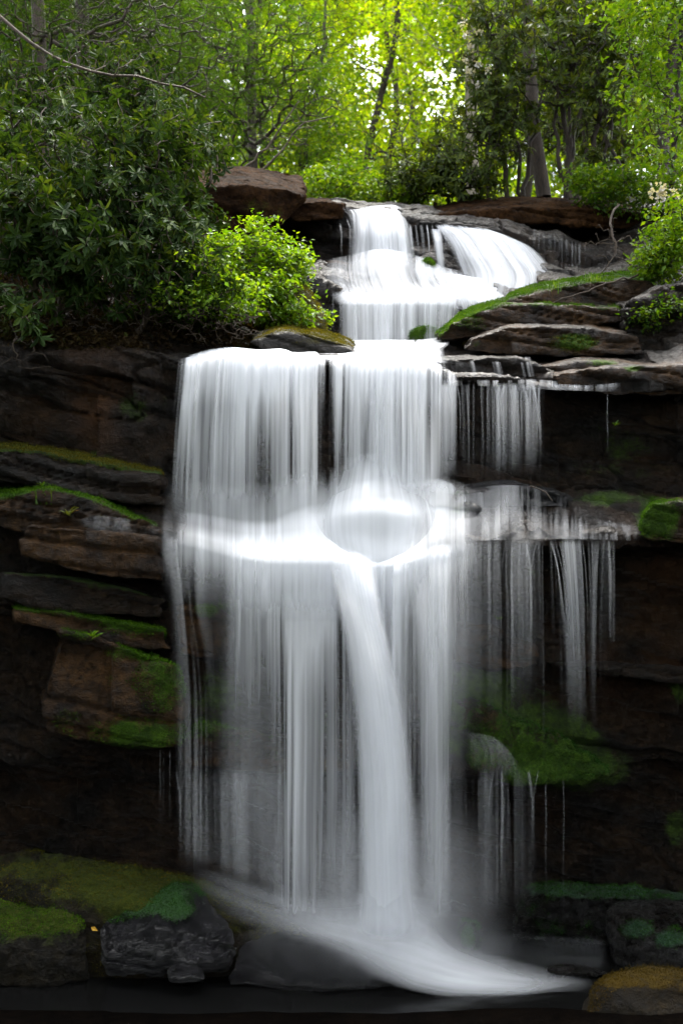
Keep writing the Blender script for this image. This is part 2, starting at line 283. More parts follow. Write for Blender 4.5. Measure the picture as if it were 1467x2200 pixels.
# ------------------------------------------------------------------ rocks
def rock(name, label, cat, pts, mat, moss=0.0, mblobs=(), vox=.018, amp=.06, st=.06, sh=.16, seed=1, top=0.0, dip=.2, smooth=None, group=None, world=False, fuzz=None):
    W = [P(*p) if not world else np.array(p, float) for p in pts]
    c = np.mean(W, 0); W0 = W
    bm = bmesh.new()
    for w in W: bm.verts.new(tuple(w - c))
    bmesh.ops.convex_hull(bm, input=bm.verts)
    for v in [v for v in bm.verts if not v.link_faces]: bm.verts.remove(v)
    bmesh.ops.recalc_face_normals(bm, faces=bm.faces)
    me = bpy.data.meshes.new('tmp'); bm.to_mesh(me); bm.free()
    ob = bpy.data.objects.new('tmp', me); COL.objects.link(ob)
    md = ob.modifiers.new('r', 'REMESH'); md.mode = 'VOXEL'; md.voxel_size = vox
    s = ob.modifiers.new('s', 'SMOOTH'); s.factor = .5; s.iterations = smooth if smooth else (60 if 'boulder' in name or 'hump' in name or 'stone' in name else 9)
    dg = bpy.context.evaluated_depsgraph_get(); m2 = bpy.data.meshes.new_from_object(ob.evaluated_get(dg))
    bpy.data.objects.remove(ob); bpy.data.meshes.remove(me)
    n = len(m2.vertices); co = np.empty(n * 3, np.float32); m2.vertices.foreach_get('co', co); co = co.reshape(-1, 3).astype(float)
    nn = np.empty(n * 3, np.float32); m2.vertex_normals.foreach_get('vector', nn) if hasattr(m2, 'vertex_normals') else m2.vertices.foreach_get('normal', nn)
    nn = nn.reshape(-1, 3).astype(float)
    w = co + c
    side = 1 - sstep(.5, .9, np.abs(nn[:, 2]))
    o1, c1 = strata(w, sh, seed, dip)
    rg = np.abs(fbm(w * 2.6 + seed, 3, seed + 9)); dd = side * st * (.9 * o1 - .7 * c1) - .35 * amp * np.exp(-(rg / .035) ** 2) + amp * fbm(w * 1.8 + seed, 3, seed) + amp * .65 * fbm(w * 6 + seed, 3, seed + 3) + amp * .3 * fbm(w * 20, 3, seed + 7)
    w2 = w + nn * dd[:, None]
    m2.vertices.foreach_set('co', (w2 - c).astype(np.float32).ravel()); m2.update()
    qx = w2[:, 0] / (KP * w2[:, 1]) + 733.5; qy = HZ - w2[:, 2] / (KP * w2[:, 1])
    mo = moss + top * sstep(.35, .85, nn[:, 2]) + (blob(qx, qy, mblobs) if len(mblobs) else 0)
    a = m2.attributes.new('moss', 'FLOAT', 'POINT'); a.data.foreach_set('value', np.asarray(mo + 0 * qx, np.float32))
    m2.polygons.foreach_set('use_smooth', np.full(len(m2.polygons), True))
    m2.materials.clear(); m2.materials.append(mat); m2.name = name
    o = bpy.data.objects.new(name, m2); COL.objects.link(o); o.location = tuple(c)
    if fuzz: FUZZ.append((o, w2, nn, mo + 0 * qx + .45 * fbm(w2 * 3 + seed, 3, 88), fuzz))
    return tag(o, label, cat, group)
FUZZ = []
def slab(front, Y, depth, lift=0, spread=1.0):
    """front outline at distance Y, repeated DEPTH further back and LIFT pixels higher"""
    r = [(x, y, Y) for x, y in front]
    r += [(x, y - lift, Y + depth) for x, y in front]
    return r
# upper rocks
rock('overhanging_slab', 'thick brown sandstone slab jutting out over the bank left of the upper waterfall', 'rock slab', slab([(350, 405), (500, 398), (600, 402), (648, 412), (656, 428), (640, 455), (600, 492), (480, 505), (370, 500)], 11.2, 1.6, 36), M_SLAB, amp=.05, st=.08, sh=.3, seed=4, top=.1, mblobs=[(560, 450, 90, 40, .5)])
rock('rock_slab', 'low brown slab with a wet black end beside the left lip of the upper fall', 'rock slab', slab([(618, 440), (690, 432), (742, 440), (738, 470), (640, 476), (612, 462)], 12.1, 1.3, 8), M_SLAB, amp=.03, st=.04, seed=5)
rock('rock_slab', 'long brown earth covered slab right of the upper fall under the tall trunks', 'rock slab', slab([(925, 466), (1000, 452), (1150, 446), (1290, 450), (1400, 462), (1420, 492), (1250, 486), (1080, 478), (960, 476)], 12.3, 1.6, 26), M_SLAB, amp=.04, st=.06, seed=6, top=.05)
rock('rock_slab', 'dark tilted slab under the long brown slab with thin drips', 'rock slab', slab([(1000, 482), (1120, 492), (1230, 520), (1285, 560), (1270, 585), (1180, 560), (1100, 528), (1010, 505)], 12.05, .9, 8), M_CLIFF, amp=.03, st=.05, seed=7)
rock('rock_slab', 'brown wet ledge under the left strand of the upper fall', 'rock slab', slab([(668, 572), (720, 562), (770, 575), (760, 600), (700, 592)], 11.7, .8, 6), M_SLAB, amp=.02, st=.03, seed=8)
rock('rock_slab', 'black curved rock rim left of the second step of the upper fall', 'rock slab', slab([(655, 575), (690, 600), (730, 625), (745, 660), (740, 720), (700, 720), (660, 660)], 11.05, .9, 10), M_CLIFF, amp=.04, st=.06, seed=9)
rock('mossy_stone', 'small mossy stone in the middle of the upper fall', 'stone', slab([(905, 560), (925, 556), (935, 575), (925, 590), (905, 585)], 11.55, .3, 4), M_BLOCK, amp=.02, st=.0, seed=10, moss=.6, vox=.012, fuzz=(M_MOSS, 3))
rock('mossy_stone', 'round green mossy stone at the foot of the upper fall', 'stone', slab([(878, 712), (915, 698), (940, 705), (945, 735), (880, 735)], 10.6, .4, 6), M_BLOCK, amp=.02, st=.0, seed=11, moss=.6, vox=.014, fuzz=(M_MOSS, 3))
# right mossy outcrop
ND = [(1200, 640, 120, 25, .9), (1000, 680, 60, 30, .7)]
rock('mossy_ledge', 'bright mossy top ledge right of the upper fall carrying the grass tufts', 'rock ledge', slab([(1085, 648), (1150, 628), (1240, 610), (1330, 598), (1400, 600), (1420, 640), (1300, 662), (1180, 668), (1095, 664)], 10.0, .9, 14), M_BLOCK, amp=.03, st=.05, sh=.1, seed=12, top=.52, fuzz=(M_MOSS, 3))
rock('mossy_ledge', 'dark mossy ledge pointing left toward the foot of the upper fall', 'rock ledge', slab([(932, 726), (975, 690), (1010, 672), (1080, 655), (1200, 660), (1330, 662), (1340, 690), (1200, 700), (1050, 716), (960, 734)], 9.75, 1.0, 10), M_BLOCK, amp=.03, st=.06, sh=.09, seed=13, top=.5, mblobs=[(1020, 690, 60, 25, .5)], fuzz=(M_MOSS, 3))
rock('wet_ledge', 'brown wet ledge with a shiny top under the mossy ledges', 'rock ledge', slab([(990, 752), (1010, 728), (1080, 705), (1170, 698), (1270, 702), (1370, 720), (1380, 762), (1200, 766), (1050, 762)], 9.4, .9, 16), M_BLOCK, amp=.03, st=.05, sh=.1, seed=14, mblobs=[(1230, 735, 70, 22, .8), (1020, 740, 30, 15, .4)], fuzz=(M_MOSSY, 3))
rock('dark_ledge', 'black ledge under leaves at the right edge beside the mossy ledges', 'rock ledge', slab([(1330, 660), (1400, 620), (1500, 600), (1520, 780), (1400, 770), (1340, 730)], 9.5, 1.0, 6), M_CLIFF, amp=.06, st=.08, seed=15, top=.3)
rock('wet_ledge', 'low wet rock step with white rills right of the main curtain lip', 'rock ledge', slab([(925, 790), (940, 772), (1020, 768), (1110, 768), (1150, 780), (1190, 800), (1190, 812), (1050, 808), (935, 806)], 8.85, .8, 4), M_CLIFF, amp=.03, st=.05, seed=16)
rock('wet_ledge', 'shiny brown ledge along the right edge above the dark wall', 'rock ledge', slab([(1180, 806), (1290, 792), (1400, 786), (1520, 780), (1520, 850), (1400, 838), (1300, 846), (1200, 832)], 8.6, .9, 10), M_BLOCK, amp=.03, st=.05, seed=17, mblobs=[(1360, 790, 40, 12, .6)])
rock('wet_ledge', 'wet flat stone lying under the mossy ledges near the right edge', 'rock ledge', slab([(1160, 790), (1240, 774), (1340, 778), (1400, 790), (1300, 802), (1200, 806)], 8.95, .5, 8), M_BLOCK, amp=.02, st=.03, seed=18, mblobs=[(1290, 780, 50, 12, .7)])
rock('mossy_slab', 'yellow green mossy slab just left of the stream above the main curtain', 'rock slab', slab([(540, 735), (570, 718), (620, 712), (690, 722), (745, 740), (768, 756), (700, 766), (580, 762)], 8.95, .9, 16), M_YMOSS, amp=.03, st=.03, seed=19, top=.35, mblobs=[(660, 730, 80, 22, .5)], fuzz=(M_MOSSY, 3))
rock('mossy_hump', 'orange and green moss hump below the bright ferns', 'rock', slab([(560, 680), (590, 640), (630, 618), (660, 640), (690, 690), (705, 725), (660, 735), (570, 725)], 9.7, .7, 10), M_YMOSS, amp=.09, st=.0, seed=20, moss=.7, fuzz=(M_MOSSY, 3))
# left wall ledges
rock('rock_ledge', 'long left ledge with a yellow moss edge running down toward the main curtain', 'rock ledge', slab([(-60, 962), (60, 968), (160, 992), (270, 1010), (350, 1020), (350, 1090), (200, 1075), (60, 1035), (-60, 1020)], 8.45, .5, 16), M_CLIFF, amp=.03, st=.07, sh=.1, seed=22, top=.75, fuzz=(M_MOSSY, 3))
rock('rock_ledge', 'left ledge with grass and small plants beside the foot of the main curtain', 'rock ledge', slab([(-40, 1075), (60, 1060), (110, 1052), (200, 1075), (280, 1110), (345, 1135), (350, 1150), (200, 1160), (60, 1150), (-40, 1120)], 8.2, .7, 18), M_BLOCK, amp=.03, st=.06, sh=.1, seed=23, top=.6, fuzz=(M_MOSS, 3))
rock('rock_block', 'brown block under the grassy left ledge', 'rock block', slab([(42, 1150), (60, 1128), (200, 1140), (350, 1150), (352, 1248), (260, 1242), (150, 1225), (45, 1195)], 8.05, .7, 2), M_BLOCK, amp=.03, st=.05, sh=.3, seed=24)
rock('rock_ledge', 'dark ledge with a faint moss rim under the brown left block', 'rock ledge', slab([(5, 1232), (100, 1238), (200, 1250), (290, 1270), (352, 1290), (352, 1330), (200, 1320), (60, 1300), (5, 1285)], 8.15, .6, 6), M_CLIFF, amp=.03, st=.06, seed=25, top=.6, mblobs=[(230, 1260, 120, 12, .5)])
rock('rock_ledge', 'left ledge with a bright green moss cushion above the big brown block', 'rock ledge', slab([(30, 1305), (100, 1308), (200, 1335), (290, 1345), (355, 1352), (370, 1400), (250, 1390), (120, 1360), (30, 1340)], 8.1, .6, 8), M_BLOCK, amp=.03, st=.05, seed=26, top=.6, mblobs=[(290, 1345, 80, 20, .8)], fuzz=(M_MOSS, 3))
rock('rock_block', 'big pale brown block with cracks and green moss on its right side', 'rock block', slab([(128, 1345), (200, 1362), (280, 1395), (375, 1430), (395, 1520), (390, 1605), (280, 1605), (180, 1590), (100, 1570), (92, 1480), (120, 1430)], 7.95, .7, 4), M_BLOCK, amp=.035, st=.06, sh=.28, seed=27, mblobs=[(300, 1580, 130, 50, .75), (350, 1470, 70, 80, .7), (300, 1400, 90, 22, .8), (190, 1360, 60, 14, .5), (160, 1540, 70, 30, .35)], fuzz=(M_MOSS, 3))
# rocks on the middle shelf
rock('round_boulder', 'round boulder hidden under the white water dome of the middle shelf', 'boulder', [(730, 1075, 8.91), (890, 1075, 8.91), (770, 1062, 8.76), (850, 1062, 8.76), (705, 1110, 8.61), (908, 1110, 8.61), (710, 1160, 8.46), (905, 1160, 8.46), (770, 1100, 8.36), (850, 1100, 8.36), (760, 1175, 8.26), (860, 1175, 8.26), (810, 1180, 8.21)], M_WETB, amp=.02, st=0, seed=30)
rock('wet_rock', 'dark wet rock on the middle shelf crossed by thin rills', 'rock', slab([(965, 1065), (1000, 1045), (1100, 1038), (1190, 1050), (1240, 1075), (1230, 1092), (1100, 1082), (980, 1090)], 8.45, .5, 6), M_WETB, amp=.03, st=.05, seed=31, mblobs=[(1000, 1060, 40, 15, .4)])
rock('wet_rock', 'low mossy wet rock right of the water dome on the middle shelf', 'rock', slab([(935, 1130), (970, 1090), (1010, 1078), (1040, 1095), (1020, 1140), (950, 1150)], 8.2, .5, 6), M_WETB, amp=.03, st=.04, seed=32, mblobs=[(990, 1100, 40, 30, .5)])
rock('mossy_rock', 'green mossy rock at the right end of the middle shelf', 'rock', slab([(1380, 1105), (1400, 1080), (1480, 1072), (1530, 1075), (1530, 1170), (1400, 1162), (1375, 1150)], 8.0, .7, 8), M_BLOCK, amp=.03, st=.03, seed=33, moss=.1, mblobs=[(1410, 1120, 50, 50, .8)], fuzz=(M_MOSS, 3))
# bulges of the lower wall
rock('mossy_bulge', 'deep green moss covered bulge on the dark wall right of the big jet', 'rock', slab([(940, 1540), (1000, 1500), (1080, 1530), (1180, 1590), (1290, 1625), (1310, 1660), (1260, 1685), (1120, 1680), (1000, 1640), (945, 1620)], 8.3, .7, 10), M_BLOCK, amp=.08, st=0.0, seed=34, smooth=60, moss=.45, mblobs=[(1200, 1640, 120, 50, .5)], fuzz=(M_MOSSD, 3))
rock('rock_ledge', 'brown ledge on the dark wall behind the thin right strands', 'rock ledge', slab([(960, 1330), (1050, 1345), (1150, 1390), (1160, 1430), (1050, 1440), (960, 1420)], 8.3, .5, 6), M_BLOCK, amp=.04, st=.06, seed=35)
rock('rock_ledge', 'dark ledge high on the right wall near the edge', 'rock ledge', slab([(1170, 1420), (1290, 1420), (1400, 1440), (1500, 1440), (1500, 1470), (1300, 1452), (1180, 1440)], 8.2, .6, 6), M_CLIFF, amp=.04, st=.05, seed=36)
rock('rock_ledge', 'wet green ledge behind the left veil of the lower fall', 'rock ledge', slab([(380, 1310), (460, 1312), (500, 1340), (490, 1420), (390, 1400)], 8.1, .5, 6), M_BLOCK, amp=.04, st=.06, seed=37, mblobs=[(440, 1310, 40, 30, .6)], fuzz=(M_MOSS, 3))
rock('rock_ledge', 'low mossy ledge crossing behind the lower veil', 'rock ledge', slab([(385, 1600), (430, 1555), (560, 1580), (700, 1600), (760, 1600), (760, 1650), (600, 1660), (400, 1645)], 8.1, .6, 6), M_BLOCK, amp=.04, st=.05, seed=38, moss=.2, mblobs=[(440, 1560, 60, 30, .5)], fuzz=(M_MOSS, 3))
# foot of the falls
rock('mossy_boulder', 'long whale backed boulder with olive and green moss at lower left', 'boulder', [(-80, 1818, 8.3), (60, 1820, 8.35), (200, 1842, 8.4), (330, 1862, 8.4), (400, 1872, 8.4), (520, 1918, 8.35), (650, 1975, 8.3), (-80, 1905, 7.9), (60, 1915, 7.85), (190, 1935, 7.8), (-80, 2120, 7.9), (200, 2120, 7.75), (420, 2110, 7.7), (640, 2060, 7.8), (680, 2080, 8.2), (300, 1950, 7.75), (430, 1960, 7.75), (560, 2010, 7.75)], M_OLIVE, amp=.05, st=.02, seed=40, moss=.3, mblobs=[(300, 1900, 150, 55, .9), (330, 1950, 100, 50, .9), (120, 1870, 150, 35, .35)], vox=.026, fuzz=(M_MOSSY, 3))
rock('mossy_boulder', 'green topped dark boulder at the left edge by the pool', 'boulder', [(-80, 1912, 8.0), (60, 1918, 7.98), (150, 1940, 7.9), (188, 1965, 7.8), (-80, 1970, 7.72), (80, 1975, 7.7), (160, 1990, 7.7), (-80, 2040, 7.52), (90, 2045, 7.5), (180, 2040, 7.58), (-80, 2125, 7.5), (100, 2120, 7.5), (195, 2110, 7.6), (200, 2110, 7.95), (-80, 2125, 8.1)], M_OLIVE, amp=.05, st=.02, seed=41, moss=-.05, top=.5, mblobs=[(90, 1955, 130, 38, 1.0), (30, 1940, 60, 30, .5)], fuzz=(M_MOSS, 3))
rock('wet_boulder', 'glistening dark wet boulder with a green moss cap under the left spray', 'boulder', [(200, 1990, 7.65), (260, 1960, 7.7), (380, 1885, 8.1), (410, 1885, 8.1), (460, 1935, 7.85), (500, 1990, 7.6), (510, 2040, 7.5), (460, 2075, 7.45), (300, 2090, 7.45), (215, 2080, 7.5), (300, 2000, 7.5), (400, 1960, 7.65), (230, 2110, 7.9), (500, 2100, 7.9)], M_WETB, amp=.045, st=.03, seed=42, mblobs=[(310, 1920, 110, 50, 1.2), (370, 1945, 50, 35, 1.0)], fuzz=(M_MOSSD, 3))
rock('wet_boulder', 'broad grey wet boulder veiled by the foam of the big jet', 'boulder', [(505, 2030, 7.75), (530, 2000, 7.9), (600, 1992, 8.0), (700, 2020, 8.0), (800, 2060, 7.9), (860, 2110, 7.7), (600, 2020, 7.6), (480, 2110, 7.5), (560, 2125, 7.42), (700, 2125, 7.42), (840, 2125, 7.45), (700, 2050, 7.6), (520, 2120, 8), (800, 2120, 8)], M_WETB, amp=.04, st=.03, seed=43)
rock('wet_stone', 'small black stone between the two wet boulders at the pool edge', 'stone', [(360, 2075, 7.45), (400, 2060, 7.5), (440, 2072, 7.45), (450, 2110, 7.35), (360, 2112, 7.35), (400, 2080, 7.36), (440, 2110, 7.6), (360, 2110, 7.6)], M_WETB, amp=.03, st=0, seed=44, vox=.014)
rock('wet_block', 'squared wet block with a green moss side where the big jet lands', 'rock block', slab([(790, 1972), (880, 1962), (970, 1972), (1030, 1985), (1042, 2010), (1030, 2045), (960, 2055), (800, 2060)], 8.15, .6, 8), M_WETB, amp=.03, st=.03, seed=45, mblobs=[(1005, 2010, 22, 40, .9)], fuzz=(M_MOSSD, 3))
rock('mossy_bank', 'low dark green mossy bank at the back of the pool', 'rock', [(1120, 1905, 8.8), (1160, 1888, 8.8), (1250, 1902, 8.8), (1350, 1915, 8.7), (1520, 1920, 8.6), (1100, 2000, 8.6), (1300, 2000, 8.5), (1520, 2030, 8.4), (1100, 2060, 8.8), (1520, 2060, 8.9), (1200, 1930, 8.5), (1400, 1935, 8.4)], M_MINT, amp=.05, st=.03, seed=46, moss=.25, top=.3, fuzz=(M_MOSSD, 3))
rock('dark_boulder', 'black boulder with mint green moss patch at the right edge of the pool', 'boulder', [(1300, 1945, 8.3), (1340, 1932, 8.4), (1450, 1930, 8.4), (1540, 1935, 8.4), (1305, 1985, 8.0), (1318, 1962, 8.0), (1400, 2010, 7.85), (1540, 2010, 7.8), (1310, 2075, 8.0), (1400, 2095, 7.8), (1540, 2100, 7.7), (1320, 2075, 8.5), (1540, 2080, 8.5)], M_MINT, amp=.03, st=.03, seed=47, moss=-.2, mblobs=[(1370, 1995, 55, 28, 1.0), (1440, 2015, 50, 30, 1.0), (1440, 1965, 50, 20, .5)], fuzz=(M_MOSSD, 3))
rock('mossy_stone', 'flat dark green stone standing in the pool before the right boulder', 'stone', [(1170, 2075, 7.85), (1200, 2064, 7.9), (1250, 2066, 7.9), (1310, 2085, 7.8), (1170, 2085, 7.7), (1290, 2098, 7.65), (1200, 2095, 7.65), (1170, 2100, 8), (1310, 2100, 8)], M_MINT, amp=.02, st=.02, seed=48, moss=.25, vox=.014, fuzz=(M_MOSSD, 3))
rock('golden_boulder', 'golden brown mossy boulder in the lower right corner', 'boulder', [(1255, 2150, 7.15), (1290, 2100, 7.2), (1340, 2082, 7.25), (1390, 2072, 7.25), (1440, 2085, 7.25), (1540, 2100, 7.2), (1300, 2110, 7.0), (1400, 2110, 6.95), (1540, 2125, 6.9), (1250, 2200, 6.9), (1400, 2210, 6.8), (1540, 2210, 6.8), (1280, 2190, 7.4), (1540, 2190, 7.4)], M_GOLD, amp=.035, st=.02, seed=49, moss=-.15, top=.75, fuzz=(M_MOSSG, 3))

# ------------------------------------------------------------------ water
def crom(A, n):
    A = np.asarray(A, float); R = len(A)
    if R == 2: t = np.linspace(0, 1, n).reshape((-1,) + (1,) * (A.ndim - 1)); return A[0] * (1 - t) + A[1] * t
    seg = np.linalg.norm(np.diff(A[..., :2], axis=0), axis=-1)
    seg = seg.mean(axis=tuple(range(1, seg.ndim))) if seg.ndim > 1 else seg
    cum = np.concatenate([[0], np.cumsum(np.maximum(seg, 3))]); T = np.linspace(0, cum[-1], n)
    m = np.zeros_like(A); sh = (-1,) + (1,) * (A.ndim - 1)
    dl = np.diff(A, axis=0) / np.diff(cum).reshape(sh)
    m[1:-1] = np.where(dl[1:] * dl[:-1] > 0, 2 * dl[1:] * dl[:-1] / (dl[1:] + dl[:-1] + 1e-12), 0) ; m[0] = dl[0]; m[-1] = dl[-1]
    i = np.clip(np.searchsorted(cum, T, 'right') - 1, 0, R - 2); h = np.diff(cum)[i]; t = ((T - cum[i]) / h)
    h, t = h.reshape(sh), t.reshape(sh)
    return (2 * t**3 - 3 * t**2 + 1) * A[i] + (t**3 - 2 * t**2 + t) * h * m[i] + (-2 * t**3 + 3 * t**2) * A[i + 1] + (t**3 - t**2) * h * m[i + 1]
def streak(u, v, seed, f0=5.0, g0=.5):
    S, w = 0, 0
    for k, (f, g, a) in enumerate(((.45, .8, 1.1), (1, 1, 1.0), (2.6, 1.4, .8), (7, 2.0, .6), (19, 2.6, .42), (43, 3.2, .2))):
        S = S + a * (vnoise(np.stack([u * f0 * f + .5 * vnoise(np.stack([v * .8, u * 2, 0 * u], -1), seed + 50), v * g0 * g, 0 * u + seed], -1), seed + k) - .5); w += a
    return S / w * 3.0
def water(name, parent, net, con=.5, du=.009, nv=110, seed=1, feather=.05, ripple=.02, f0=5.0, g0=.5, layers=1, gap=.06, vfade=(0, 0), gain=1.0, along=False, speck=0, l2=.55):
    net = np.asarray(net, float)                     # rows, cols, (px py Y a)
    Wd = np.linalg.norm(PV(net[:, -1, 0], net[:, -1, 1], net[:, -1, 2]) - PV(net[:, 0, 0], net[:, 0, 1], net[:, 0, 2]), axis=-1).mean()
    Ld = np.linalg.norm(np.diff(PV(net[..., 0], net[..., 1], net[..., 2]), axis=0), axis=-1).sum(0).mean()
    nu = int(np.clip(Wd / du, 12, 520))
    for L in range(layers):
        A = crom(net, nv)                            # nv, cols, 4
        A = np.swapaxes(crom(np.swapaxes(A, 0, 1), nu), 0, 1)   # nv, nu, 4
        U, V = np.meshgrid(np.linspace(0, 1, nu), np.linspace(0, 1, nv))
        S = streak(V * Ld, U * Wd, seed * 13 + L * 101, f0, g0) if along else streak(U * Wd, V * Ld, seed * 13 + L * 101, f0, g0)
        a = np.clip(A[..., 3] * gain * (1 if L == 0 else l2), 0, 1)
        ef = feather * (.5 + 1.5 * vnoise(np.stack([V * Ld * 1.2, (U > .5) * 7.0 + L, U * 0], -1), seed + 9))
        ed = sstep(0, 1, U / ef) * sstep(0, 1, (1 - U) / ef) if feather > 0 else 1
        if vfade[0]: ed = ed * sstep(0, vfade[0], V)
        if vfade[1]: ed = ed * sstep(0, vfade[1], 1 - V)
        a = a * ed ** .6; al = np.clip(a + con * S * np.clip(4 * a * (1 - a), 0, 1), 0, 1) * sstep(0, .06, a)
        if speck: al = np.clip(al * (1 - speck + 2 * speck * sstep(.35, .7, vnoise(np.stack([U * Wd * 55, V * Ld * 40, 0 * U], -1), seed))), 0, 1)
        Wp = PV(A[..., 0], A[..., 1], A[..., 2] - L * gap - ripple * S)
        mk(name, Wp.reshape(-1, 3), grid_faces(nv, nu)[:, ::-1], M_WATER, parent, attrs={'alpha': al})
def rowsof(pxs, rows):
    """rows: list of (dy list or number, Y, alphas, dx)"""
    out = []
    for (py, Y, al, *dx) in rows:
        pxr = dx[0] if dx else pxs
        n = len(pxr); pyr = py if isinstance(py, (list, tuple)) else [py] * n; Yr = Y if isinstance(Y, (list, tuple)) else [Y] * n
        ar = al if isinstance(al, (list, tuple)) else [al] * n
        out.append([(pxr[k], pyr[k], Yr[k], ar[k]) for k in range(n)])
    return out
def tube(path, r, sides=5):
    path = np.asarray(path, float); r = np.asarray(r, float) + 0 * path[:, 0]
    t = np.gradient(path, axis=0); t /= np.linalg.norm(t, axis=1, keepdims=True) + 1e-9
    ref = np.where(np.abs(t[:, 2:3]) > .9, np.array([[0, 1, 0]]), np.array([[0, 0, 1]]))
    if len(path) > 1: ref = np.repeat(ref[:1], len(path), 0)
    a = np.cross(t, ref); a /= np.linalg.norm(a, axis=1, keepdims=True) + 1e-9; b = np.cross(t, a)
    an = np.linspace(0, 2 * np.pi, sides, endpoint=False)
    v = path[:, None] + r[:, None, None] * (np.cos(an)[None, :, None] * a[:, None] + np.sin(an)[None, :, None] * b[:, None])
    n = len(path); i = np.arange(n * sides).reshape(n, sides); j = np.roll(i, -1, 1)
    return v.reshape(-1, 3), np.stack([i[:-1], j[:-1], j[1:], i[1:]], -1).reshape(-1, 4)
def strand(parent, pts, w, a0, a1, seed=0, name='strand'):
    q = .25 + .7 * random.random() ** 1.6; a0, a1, w = a0 * q, a1 * q, w * random.uniform(.7, 1.5)
    n = 34; A = crom(np.asarray(pts, float), n); W = PV(A[:, 0], A[:, 1], A[:, 2]); V = np.linspace(0, 1, n)
    W[:, 0] += .008 * (vnoise(np.stack([V * 3, 0 * V + seed, 0 * V], -1), 3) - .5)
    hw = w * 1.15 * (.75 + .5 * vnoise(np.stack([V * 3, 0 * V + seed, 0 * V], -1), 5)); c = np.array([-1, -.5, 0, .5, 1]); pr = np.array([0, .62, 1, .62, 0])
    v = W[:, None] + hw[:, None, None] * np.stack([c, .5 * c * c, 0 * c], -1)[None]
    al = (a0 + (a1 - a0) * V) * sstep(0, .05, V) * sstep(0, .6, 1 - V) * (.7 + .5 * vnoise(np.stack([V * 3, 0 * V + seed, 0 * V], -1), 7))
    mk(name, v.reshape(-1, 3), grid_faces(n, 5)[:, ::-1], M_WATER, parent, attrs={'alpha': np.clip(al[:, None] * pr[None], 0, 1)})

F1 = thing('waterfall', 'left stream of the upper fall dropping over two steps', 'waterfall')
water('curtain', F1, [
 [(724,436,12.75,.3),(765,447,12.65,.75),(802,443,12.6,1),(840,440,12.6,.95),(866,447,12.65,.3)],
 [(738,462,12.3,.3),(774,464,12.25,.85),(808,458,12.2,1),(848,462,12.2,.9),(878,474,12.3,.25)],
 [(744,500,12.15,.2),(774,500,12.0,.75),(812,500,11.95,.95),(856,500,11.95,.75),(890,508,12.1,.15)],
 [(742,540,12.0,.12),(772,545,11.9,.7),(814,548,11.85,.9),(860,545,11.85,.7),(898,545,12.0,.12)],
 [(735,575,11.85,.1),(770,575,11.75,.7),(815,575,11.7,.85),(862,575,11.7,.65),(900,575,11.8,.1)]], con=1.1, seed=2, f0=7, g0=.3, layers=2, nv=110, gain=.72, feather=.10, vfade=(0, .3))
water('foam', F1, [
 [(690,560,11.8,.0),(750,548,11.75,.3),(820,535,11.7,.5),(890,548,11.7,.3),(960,575,11.75,.1),(1040,590,11.6,.2)],
 [(685,582,11.55,.25),(750,575,11.5,.7),(820,568,11.45,.9),(890,575,11.45,.7),(960,592,11.45,.4),(1050,606,11.35,.5)],
 [(692,606,11.3,.2),(755,606,11.25,.55),(830,604,11.2,.75),(900,606,11.2,.55),(970,612,11.15,.35),(1060,624,11.1,.5)],
 [(705,630,11.1,.2),(765,632,10.95,.7),(840,631,10.9,.95),(915,631,10.9,.8),(990,634,10.95,.6),(1075,645,10.95,.4)],
 [(710,655,10.92,.0),(765,655,10.8,.15),(840,655,10.78,.3),(915,655,10.78,.2),(990,658,10.85,.1),(1080,665,10.85,.0)]], con=.6, seed=26, f0=7, g0=.6, layers=2, nv=100, gain=.8, feather=.12, ripple=.012)
water('curtain', F1, [
 [(720,628,11.05,.2),(785,630,10.92,.75),(850,629,10.88,1),(920,629,10.88,.8),(992,634,10.92,.5)],
 [(722,655,10.92,.15),(787,655,10.78,.7),(850,655,10.75,.85),(920,655,10.75,.6),(990,656,10.82,.3)],
 [(724,700,10.85,.1),(788,700,10.72,.55),(850,700,10.7,.65),(920,700,10.68,.45),(984,700,10.75,.2)],
 [(726,742,10.8,.1),(788,744,10.66,.55),(850,745,10.64,.6),(920,744,10.62,.45),(978,738,10.7,.15)]], con=1.1, seed=27, f0=8, g0=.3, layers=2, nv=80, gain=.75, feather=.10)
for k, (x0, x1, y0, y1) in enumerate([(736, 765, 445, 560), (745, 752, 470, 545), (730, 733, 480, 560), (716, 716, 625, 720), (732, 732, 628, 725), (748, 748, 630, 730), (762, 761, 630, 730)]):
    strand(F1, [(x0, y0, 12.1 if y0 < 600 else 10.85), (x1, (y0 + y1) / 2 - 15, 11.9 if y0 < 600 else 10.8), (x1 + 1, y1, 11.9 if y0 < 600 else 10.8)], .010, .6, .3, k)
F2 = thing('waterfall', 'broad white fan on the right side of the upper fall', 'waterfall')
water('curtain', F2, [
 [(910,462,12.95,.5),(942,459,12.9,.9),(972,461,12.9,.9),(1008,471,12.9,.3)],
 [(930,482,12.2,.35),(970,482,12.15,.9),(1018,484,12.15,.95),(1085,500,12.25,.35)],
 [(952,512,11.95,.3),(1005,506,11.85,.85),(1070,508,11.85,.95),(1145,532,11.95,.45)],
 [(970,552,11.7,.25),(1035,548,11.55,.8),(1108,552,11.55,.95),(1185,574,11.7,.5)],
 [(985,600,11.45,.2),(1060,600,11.3,.75),(1132,600,11.3,.9),(1212,608,11.5,.4)],
 [(965,642,11.15,.2),(1050,648,11.05,.6),(1122,645,11.05,.7),(1215,636,11.2,.3)]], con=.8, seed=3, f0=7, g0=.3, layers=2, feather=.14, gain=.72)
